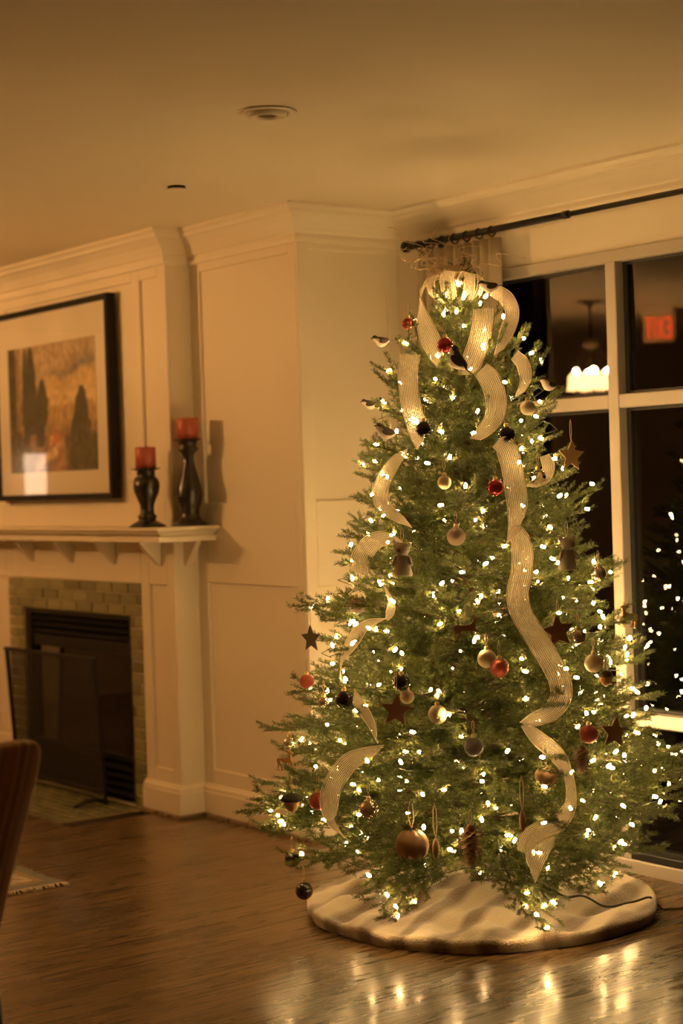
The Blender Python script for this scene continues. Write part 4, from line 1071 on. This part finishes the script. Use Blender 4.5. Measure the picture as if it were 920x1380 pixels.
def plush(a, r, z, s, flip, label):
    o = hang('plush_animal', a, r, z, label, 'plush ornament', 'plush animals on the tree')
    def body(bm):
        lathe_bm(bm, [(0, -.95), (.62, -.95), (.66, -.85), (.58, -.4), (.48, .0), (.36, .28), (.0, .36)], 20)
        rr = random.Random(3)
        for v in bm.verts: v.co += Vector([rr.uniform(-.03, .03) for _ in range(3)])
        return [M['plush_white']]
    def head(bm): sphere_bm(bm, .42, (0, -.06, .55), (1.05, 1, .92), 18, 12); return [M['plush_white']]
    def muzzle(bm): sphere_bm(bm, .17, (-.12, -.42, .48), (1, .8, .85), 12, 8); return [M['plush_brown']]
    def ear(bm): sphere_bm(bm, .20, (0, 0, 0), (.8, .45, 1.0), 12, 8); return [M['plush_white']]
    def arm(bm): sphere_bm(bm, .22, (0, 0, 0), (.5, .55, 1.5), 12, 10); return [M['plush_white']]
    f_ = -1 if flip else 1
    child('body', 'pl_body', body, o, sc=(s * .8, s * .7, s)); child('head', 'pl_head', head, o, (0, -s * .1, 0), (0, 0, 0), (s * f_,) + (s, s)); child('muzzle', 'pl_muz', muzzle, o, (0, -s * .1, 0), (0, 0, 0), (s * f_, s, s))
    for s_ in (-1, 1):
        child('ear', 'pl_ear', ear, o, (s_ * .36 * s, 0, .78 * s), (0, s_ * .5, 0), (s, s, s)); child('arm', 'pl_arm', arm, o, (s_ * .44 * s, -.12 * s, -.10 * s), (0, -s_ * .35, 0), (s, s, s))
    loop_string(o, s * .95, .05, .005)
plush(-64.8, .500, 1.258, S(23), False, 'white plush animal left of the tree centre')
plush(-2.9, .505, 1.260, S(23), True, 'white plush animal right of the long ribbon')

def acorn(a, r, z, s, label, mossy=False):
    o = hang('acorn_ornament', a, r, z, label, 'acorn ornament', 'acorns on the tree')
    def nut(bm): lathe_bm(bm, [(0, -1.0), (.12, -.93), (.42, -.72), (.66, -.3), (.70, .15), (.66, .3), (0, .3)], 20); return [M['cork']]
    def cup(bm): lathe_bm(bm, [(.70, .10), (.80, .16), (.78, .40), (.55, .66), (.2, .78), (.08, .80), (.07, 1.0), (0, 1.0)], 20); return [M['moss' if mossy else 'dark_wood']]
    child('nut', 'acorn_nut', nut, o, sc=(s,) * 3); child('cup', 'acorn_cup%d' % mossy, cup, o, sc=(s * (1.25 if mossy else 1), s * (1.25 if mossy else 1), s)); loop_string(o, s, .05, .003)
acorn(3.3, .605, .853, S(12), 'wooden acorn with dark cap below the cream bauble at right')
acorn(-101.6, .695, .446, S(15), 'mossy capped acorn low at the left edge', True)

def pinecone(a, r, z, L_, rad, label, tilt=0.0):
    o = hang('pinecone_ornament', a, r, z, label, 'pinecone', 'pinecones on the tree'); o.rotation_euler.x = tilt
    def core(bm): lathe_bm(bm, [(0, -.5), (.3, -.4), (.6, .1), (.7, .38), (.4, .5), (0, .52)], 12); return [M['brown_wood']]
    child('core', 'cone_core', core, o, sc=(rad * .8, rad * .8, L_))
    def scale(bm):
        v = [bm.verts.new(p) for p in ((0, 0, 0), (-.42, .62, -.10), (-.30, 1.0, -.30), (0, 1.12, -.42), (.30, 1.0, -.30), (.42, .62, -.10), (0, .7, -.32))]
        for q in ((0, 1, 6), (1, 2, 6), (2, 3, 6), (3, 4, 6), (4, 5, 6), (5, 0, 6)): bm.faces.new([v[i] for i in q])
        for q in ((0, 5, 4), (0, 4, 3), (0, 3, 2), (0, 2, 1)): bm.faces.new([v[i] for i in q])
        bmesh.ops.recalc_face_normals(bm, faces=bm.faces); return [M['cone']]
    n = 64
    for i in range(n):
        t = i / (n - 1); zz = .46 - t * .94; R_ = rad * np.interp(t, [0, .15, .5, .85, 1], [.62, .98, .9, .55, .25])
        child('scale', 'cone_scale', scale, o, (0, 0, zz * L_), (0, 0, i * 2.3999), (R_, R_, rad * .8))
    loop_string(o, L_ * .5, .05, .004)
pinecone(-42.2, .730, .378, S(50), S(13), 'frosted brown pinecone hanging low at the front')
pinecone(-10.3, .650, .610, S(34), S(10), 'small pinecone under the right glittery red bauble')

def husk(a, r, z, rad, label):
    o = hang('husk_ball', a, r, z, label, 'husk ornament', 'round husk ornaments')
    def core(bm): sphere_bm(bm, .92, u=18, v=12); return [M['burlap']]
    child('core', 'husk_core', core, o, sc=(rad, rad, rad * .95))
    def petal(bm):
        rows_ = []
        for j in range(7):
            t = j / 6; th = .15 + t * 2.3; w_ = .46 * math.sin(PI * min(1, t * .85 + .12)) ; row = []
            for k in (-1, -.5, 0, .5, 1):
                a_ = k * w_; rr = 1.0 + .05 * (1 - abs(k)) + (.08 * t * t)
                row.append(bm.verts.new((rr * math.sin(th) * math.cos(a_), rr * math.sin(th) * math.sin(a_), rr * math.cos(th))))
            rows_.append(row)
        for A, B in zip(rows_, rows_[1:]):
            for k in range(4): bm.faces.new((A[k], A[k + 1], B[k + 1], B[k])).smooth = True
        return [M['burlap']]
    for k in range(9): child('petal', 'husk_petal', petal, o, rot=(0, 0, k * 2 * PI / 9 + .2), sc=(rad * (1 + .02 * (k % 2)),) * 3)
    def tuft(bm):
        rr = random.Random(8)
        for i in range(90):
            a_ = rr.random() * 6.28; l_ = rr.uniform(.3, .65); z_ = rr.uniform(.9, 1.05)
            tube_bm(bm, [(0, 0, z_), (l_ * math.cos(a_), l_ * math.sin(a_), z_ + rr.uniform(-.12, .25))], .018, 3, False)
        return [M['moss']]
    child('tuft', 'husk_tuft', tuft, o, sc=(rad,) * 3); loop_string(o, rad, .09, .008, rad=.0014)
husk(-57.1, .700, .369, S(20), 'round tan husk ball with dark tuft at the bottom front')
husk(-21.1, .640, .568, S(13), 'small husk ball deep behind the lower right ribbon')

def peg(a, r, z, label):
    o = hang('wooden_drop', a, r, z, label, 'wooden drop', 'wooden drops on the tree')
    lathe('drop', [(0, -.034), (.005, -.032), (.010, -.012), (.011, .008), (.008, .024), (.004, .032), (0, .034)], M['burlap'], o, 16); loop_string(o, .033, .11, .006, rad=.0014)
peg(-51.0, .700, .359, 'slim wooden drop between the husk ball and the pinecone')
peg(-29.2, .690, .440, 'slim wooden drop on long strings above the ribbon tail')

def bird(a, r, z, s, heading, label, pitch=0.0):
    """heading: degrees, the way the beak points"""
    o = hang('bird_ornament', a, r, z, label, 'bird ornament', 'small birds on the tree', math.radians(heading)); o.rotation_euler.y = pitch
    def body(bm):
        n, m_ = 20, 14; prof = [(-.95, .10, .10), (-.8, .22, .05), (-.5, .42, -.02), (-.15, .54, -.06), (.2, .55, -.04), (.45, .46, .08), (.62, .40, .24), (.80, .36, .32), (.95, .24, .33), (1.03, .06, .31)]
        rings = [[bm.verts.new((x_, rr * math.cos(2 * PI * k / n), zc + rr * math.sin(2 * PI * k / n))) for k in range(n)] for x_, rr, zc in prof]
        for A, B in zip(rings, rings[1:]):
            for k in range(n):
                f = bm.faces.new((A[k], B[k], B[(k + 1) % n], A[(k + 1) % n])); f.smooth = True
                cz = math.sin(2 * PI * (k + .5) / n); xm = (A[k].co.x + B[k].co.x) / 2
                f.material_index = 0 if (cz > .25 or (xm > .7 and cz > -.1)) else 1
        bm.faces.new(rings[0]); bm.faces.new(rings[-1][::-1]); bmesh.ops.recalc_face_normals(bm, faces=bm.faces); return [M['bird_dark'], M['bird_white']]
    child('body', 'bird_body', body, o, sc=(s,) * 3)
    def beak(bm): lathe_bm(bm, [(.09, 0), (.05, .12), (0, .24)], 10); return [M['bird_dark']]
    child('beak', 'bird_beak', beak, o, (s * 1.0, 0, s * .31), (0, PI / 2, 0), (s,) * 3)
    def tail(bm): bbox(bm, -1.0, 0, -.16, .16, -.03, .03, .02); return [M['bird_dark']]
    child('tail', 'bird_tail', tail, o, (-.80 * s, 0, .06 * s), (0, .18, 0), (s,) * 3)
    def wing(bm): sphere_bm(bm, .5, (0, 0, 0), (1.25, .16, .6), 14, 10); return [M['bird_dark']]
    for s_ in (-1, 1): child('wing', 'bird_wing', wing, o, (-.15 * s, s_ * .50 * s, .06 * s), (0, .2, s_ * .12), (s,) * 3)
LATD = math.degrees(math.atan2(LAT.y, LAT.x))
bird(-125.6, .285, 2.004, S(13), LATD + 200, 'black capped bird on the upper left branch tip')
bird(-127.1, .331, 1.785, S(12), LATD + 170, 'white breasted bird farther down on the left tips')
bird(-84.5, .365, 1.677, S(15), LATD + 190, 'brown backed bird beside the upper left ribbon', -.3)
bird(12.6, .110, 2.175, S(14), LATD + 195, 'grey brown bird perched beside the bow')
bird(-43.7, .305, 1.908, S(18), LATD - 200, 'bird with long tail below the red bauble near the top', -.9)
bird(23.2, .315, 1.826, S(14), LATD + 215, 'plump bird at the right edge before the dark glass', -.2)

# ================================================================== ribbons
def ribbon_mat():
    m, nt, N, L, b = newmat('sheer_gold_ribbon'); o = N['Material Output']; setp(b, Roughness=.55, Sheen_Weight=.3)
    at = N.new('ShaderNodeUVMap'); at.uv_map = 'uv'; sx = N.new('ShaderNodeSeparateXYZ'); L.new(at.outputs[0], sx.inputs[0])
    a = N.new('ShaderNodeMath'); a.operation = 'MULTIPLY'; a.inputs[1].default_value = 11.0; L.new(sx.outputs[0], a.inputs[0])
    f_ = N.new('ShaderNodeMath'); f_.operation = 'FRACT'; L.new(a.outputs[0], f_.inputs[0]); g = N.new('ShaderNodeMath'); g.operation = 'LESS_THAN'; g.inputs[1].default_value = .34; L.new(f_.outputs[0], g.inputs[0])
    b.inputs['Base Color'].default_value = (.70, .60, .45, 1)
    tl_ = N.new('ShaderNodeBsdfTranslucent'); tl_.inputs[0].default_value = (.72, .62, .46, 1); m1 = N.new('ShaderNodeMixShader'); m1.inputs[0].default_value = .5; L.new(b.outputs[0], m1.inputs[1]); L.new(tl_.outputs[0], m1.inputs[2])
    tr = N.new('ShaderNodeBsdfTransparent'); mr = N.new('ShaderNodeMapRange'); L.new(g.outputs[0], mr.inputs[0]); mr.inputs[3].default_value = .32; mr.inputs[4].default_value = .70
    m2 = N.new('ShaderNodeMixShader'); L.new(mr.outputs[0], m2.inputs[0]); L.new(tr.outputs[0], m2.inputs[1]); L.new(m1.outputs[0], m2.inputs[2]); L.new(m2.outputs[0], o.inputs[0]); return m
M['ribbon'] = ribbon_mat()
M['ribbon_edge'] = mat('ribbon_wire_edge', (.80, .66, .42), .4, metal=.3)
def strip(pts, sides, width, parent):
    """a band through pts, sides = unit side vectors"""
    n = len(pts); nw = 6; V, F, UV = [], [], []; Ls = 0; acc = [0]
    for p, q in zip(pts, pts[1:]): Ls += (q - p).length; acc.append(Ls)
    for i in range(n):
        for k in range(nw + 1):
            t = k / nw - .5; V.append(pts[i] + sides[i] * (t * width))
    for i in range(n - 1):
        for k in range(nw):
            a = i * (nw + 1) + k; F.append((a, a + 1, a + nw + 2, a + nw + 1))
    me = bpy.data.meshes.new('band'); me.from_pydata([tuple(v) for v in V], [], F)
    uv = me.uv_layers.new(name='uv')
    for lp in me.loops: k = lp.vertex_index % (nw + 1); uv.data[lp.index].uv = (k / nw, acc[lp.vertex_index // (nw + 1)] / width)
    o = link('band', me, M['ribbon'], parent, True); md = o.modifiers.new('t', 'SOLIDIFY'); md.thickness = .0005
    for t in (-.5, .5): tube('wire_edge', [p + s * (t * width) for p, s in zip(pts, sides)], .0012, M['ribbon_edge'], parent, 5)
RW = .070
def ribbon(path, label, width=RW, out=.0):
    base = cyl(*path[0][:3]); root = empty('ribbon', base); tag(root, label, 'ribbon', 'sheer gold ribbon runs on the tree')
    ctrl = [(*tuple(cyl(a, r + out, z)), w_) for a, r, z, w_ in path]
    sm = smooth_path(ctrl, 8); pts = [Vector(q[:3]) for q in sm]; sides = []
    prev = None
    for i, q in enumerate(sm):
        t = (pts[min(i + 1, len(pts) - 1)] - pts[max(i - 1, 0)]).normalized()
        rad = Vector((pts[i].x - TX, pts[i].y - TY, 0)); rad = rad.normalized() if rad.length > 1e-4 else FRONT
        nrm_ = (rad * .35 + FRONT * .65 + Vector((0, 0, .12))).normalized()
        s = t.cross(nrm_); s = s.normalized() if s.length > 1e-4 else LAT
        if prev is not None and s.dot(prev) < 0: s = -s
        prev = s; w_ = max(.08, min(1, q[3])); an = math.acos(w_)
        d = t.cross(s).normalized(); sides.append((s * math.cos(an) + d * math.sin(an)).normalized())
    for i in range(1, len(sides)):
        if sides[i].dot(sides[i - 1]) < 0: sides[i] = -sides[i]
    off = Vector(base); strip([p - off for p in pts], sides, width, root)
RIB = {
    'upper_left': [(-78.5, 0.284, 1.94, 1), (-76.4, 0.317, 1.882, 1), (-73.1, 0.339, 1.806, 0.96), (-68.4, 0.361, 1.729, 0.96), (-64.8, 0.379, 1.666, 0.79), (-63.0, 0.389, 1.629, 0.43)],
    'upper_right': [(-14.2, 0.179, 2.092, 0.93), (-22.3, 0.229, 2.027, 1), (-29.1, 0.27, 1.961, 1), (-35.6, 0.31, 1.896, 1), (-39.5, 0.324, 1.859, 0.57)],
    'upper_mid': [(-29.6, 0.319, 1.875, 0.64), (-24.9, 0.329, 1.839, 0.93), (-22.6, 0.346, 1.781, 0.93), (-24.2, 0.363, 1.719, 0.86), (-29.7, 0.376, 1.675, 0.71), (-35.6, 0.386, 1.642, 0.43)],
    'top_left': [(-93.4, 0.061, 2.233, 0.21), (-124.2, 0.107, 2.218, 0.32), (-124.4, 0.14, 2.162, 0.43), (-92.7, 0.177, 2.095, 0.71), (-71.5, 0.233, 2.023, 0.93), (-59.9, 0.275, 1.954, 0.86), (-55.4, 0.301, 1.911, 0.43)],
    'top_right': [(42.9, 0.116, 2.173, 0.5), (42.7, 0.162, 2.139, 0.79), (34.5, 0.185, 2.084, 0.93), (-2.6, 0.247, 2.001, 0.79), (-15.2, 0.287, 1.934, 0.29)],
    'right_edge_up': [(-3.5, 0.292, 1.926, 0.43), (-0.1, 0.315, 1.89, 0.64), (-1.0, 0.329, 1.839, 0.5), (-7.5, 0.344, 1.788, 0.21)],
    'left_c': [(-69.9, 0.396, 1.606, 0.43), (-76.9, 0.405, 1.57, 0.79), (-81.8, 0.42, 1.514, 0.86), (-81.5, 0.437, 1.455, 0.86), (-74.2, 0.449, 1.41, 0.57), (-65.6, 0.459, 1.375, 0.21)],
    'left_arch': [(-85.5, 0.514, 1.211, 0.64), (-86.5, 0.498, 1.259, 0.79), (-82.3, 0.482, 1.308, 0.71), (-75.9, 0.476, 1.325, 0.57), (-68.0, 0.478, 1.318, 0.21)],
    'small_loop': [(-72.9, 0.528, 1.169, 0.14), (-70.0, 0.54, 1.132, 0.36), (-68.5, 0.553, 1.094, 0.57), (-69.5, 0.562, 1.061, 0.29)],
    'left_fold': [(-71.5, 0.563, 1.058, 0.18), (-77.9, 0.569, 1.037, 0.64), (-82.8, 0.582, 0.988, 0.79), (-85.8, 0.6, 0.927, 0.43), (-85.1, 0.618, 0.863, 0.18)],
    'left_low': [(-78.5, 0.631, 0.817, 0.64), (-73.8, 0.644, 0.774, 0.64), (-70.1, 0.658, 0.73, 0.5), (-68.1, 0.67, 0.687, 0.21)],
    'low_left_c': [(-66.9, 0.678, 0.658, 0.29), (-71.9, 0.683, 0.637, 0.64), (-76.9, 0.692, 0.605, 0.93), (-80.7, 0.708, 0.543, 0.96), (-81.9, 0.72, 0.478, 0.96), (-81.3, 0.719, 0.426, 0.71), (-78.7, 0.72, 0.396, 0.36), (-75.9, 0.719, 0.366, 0.14)],
    'right_upper': [(-25.5, 0.39, 1.628, 0.29), (-21.3, 0.394, 1.615, 0.86), (-19.2, 0.406, 1.565, 1), (-18.8, 0.426, 1.496, 1), (-18.9, 0.446, 1.423, 0.86), (-21.0, 0.463, 1.363, 0.43), (-23.5, 0.479, 1.316, 0.14)],
    'right_long': [(-25.4, 0.481, 1.309, 0.18), (-21.6, 0.472, 1.337, 0.5), (-19.9, 0.49, 1.283, 0.89), (-21.3, 0.515, 1.208, 1), (-24.1, 0.538, 1.138, 1), (-23.7, 0.557, 1.079, 0.93), (-20.9, 0.574, 1.019, 0.93), (-17.2, 0.594, 0.947, 1), (-14.2, 0.615, 0.871, 1), (-14.3, 0.633, 0.811, 0.86), (-18.4, 0.647, 0.764, 0.71), (-23.1, 0.653, 0.745, 0.57), (-26.7, 0.656, 0.733, 0.21)],
    'right_low': [(-26.7, 0.656, 0.733, 0.21), (-23.2, 0.67, 0.688, 0.57), (-18.8, 0.682, 0.639, 0.57), (-16.4, 0.698, 0.58, 0.29), (-15.9, 0.713, 0.523, 0.18), (-17.0, 0.719, 0.467, 0.36), (-20.3, 0.719, 0.424, 0.64), (-24.7, 0.72, 0.405, 0.79), (-27.9, 0.72, 0.38, 0.79), (-28.9, 0.72, 0.339, 0.5)],
    'tail': [(-23.0, 0.719, 0.399, 0.71), (-25.2, 0.719, 0.355, 0.96), (-26.5, 0.711, 0.308, 0.64), (-26.5, 0.684, 0.264, 0.14)],
    'right_loop': [(-0.0, 0.403, 1.582, 0.29), (1.2, 0.413, 1.542, 0.57), (-4.4, 0.424, 1.501, 0.64), (-11.5, 0.43, 1.48, 0.43)],
}
RLAB = {'upper_left': 'sheer ribbon run falling at the upper left of the tree', 'upper_right': 'sheer ribbon run just below the bird beside the bow', 'upper_mid': 'sheer ribbon run right of the tree axis at upper third',
 'top_left': 'sheer ribbon loop to the left of the bow', 'top_right': 'sheer ribbon fold at the top right before the dark glass', 'right_edge_up': 'short sheer ribbon loop left of the plump bird',
 'left_c': 'sheer ribbon curl on the left above the arched piece', 'left_arch': 'arched sheer ribbon piece left of the plush animal', 'small_loop': 'small twisted sheer ribbon loop right of the brown bauble',
 'left_fold': 'folded sheer ribbon piece right of the dark star', 'left_low': 'short sheer ribbon piece under the black bauble at left', 'low_left_c': 'wide sheer ribbon curl at the lower left',
 'right_upper': 'sheer ribbon run falling from the right black bauble', 'right_long': 'longest sheer ribbon winding down the right middle', 'right_low': 'thin curling sheer ribbon at the lower right', 'tail': 'crumpled sheer ribbon tail at the bottom right', 'right_loop': 'sheer ribbon loop behind the clear bauble'}
for n_, p_ in RIB.items(): ribbon(p_, RLAB[n_], .050 if n_ in ('top_right', 'right_edge_up', 'right_loop') else RW)

# -------- bow at the tree top
bow = empty('ribbon_bow', (TX, TY, 2.125)); tag(bow, 'large sheer ribbon bow crowning the tree top', 'bow')
def bow_loop(dirv, h, ln, wd):
    pts, sides = [], []; d = dirv.normalized()
    for i in range(25):
        t = i / 24; a = t * 2 * PI
        pts.append(Vector((0, 0, .03)) + d * (ln * (1 - math.cos(a)) / 2) + Vector((0, 0, h * math.sin(a) * .55 + .5 * h * (1 - math.cos(a)) / 2)) + FRONT * (.03 * math.sin(a)))
    n_ = d.cross(Vector((0, 0, 1))).normalized()
    for i in range(25): sides.append((n_ * .8 + FRONT * .4 + Vector((0, 0, .1))).normalized())
    strip(pts, sides, wd, bow)
for lat, fr, h, ln in ((-1, .3, .10, .11), (1, .35, .09, .08), (-.5, .8, .11, .09), (.35, 1, .10, .09), (-.2, .3, .14, .05), (.6, .2, .12, .07), (-.9, -.3, .09, .09), (.9, -.5, .09, .09)):
    bow_loop(LAT * lat + FRONT * fr, h * .85, ln, .05)
lathe('knot', [(0, 0), (.02, .004), (.028, .022), (.02, .042), (0, .046)], M['ribbon_edge'], bow, 14)

# -------- curly twigs spraying from the top
M['curl'] = mat('pale_curly_twig', (.80, .64, .42), .6, (.7, .54, .34), 20)
sprig = empty('curly_twig_spray', (TX, TY, 2.16)); tag(sprig, 'spray of thin pale curly twigs rising above the tree top', 'twig spray')
cr_ = random.Random(12)
for k in range(18):
    lat = cr_.uniform(-1, 1); fr = cr_.uniform(-.5, .5); ln = cr_.uniform(.16, .34)
    d = (LAT * lat * .55 + FRONT * fr * .6 + Vector((0, 0, 1.0))).normalized(); pts = []
    A_ = d.orthogonal().normalized(); B_ = d.cross(A_); ph = cr_.random() * 6.28; fq = cr_.uniform(5, 15); am = cr_.uniform(.010, .030)
    for i in range(26):
        t = i / 25; droop = Vector((LAT.x * lat, LAT.y * lat, -.55)) * (.11 * t * t)
        p = d * (ln * t) + droop + (A_ * math.cos(ph + fq * t * 2) + B_ * math.sin(ph + fq * t * 2)) * (am * (0.2 + t * 1.4)); p.z = min(p.z, CEIL - 2.16 - .02)
        pts.append(p)
    tube('twig', pts, [.0019 - .0008 * i / 25 for i in range(26)], M['curl'], sprig, 4)
tube('stick', [tuple(FRONT * .03), tuple(LAT * -.012 + FRONT * .05 + Vector((0, 0, .10)))], .002, M['brown_wood'], sprig, 5)
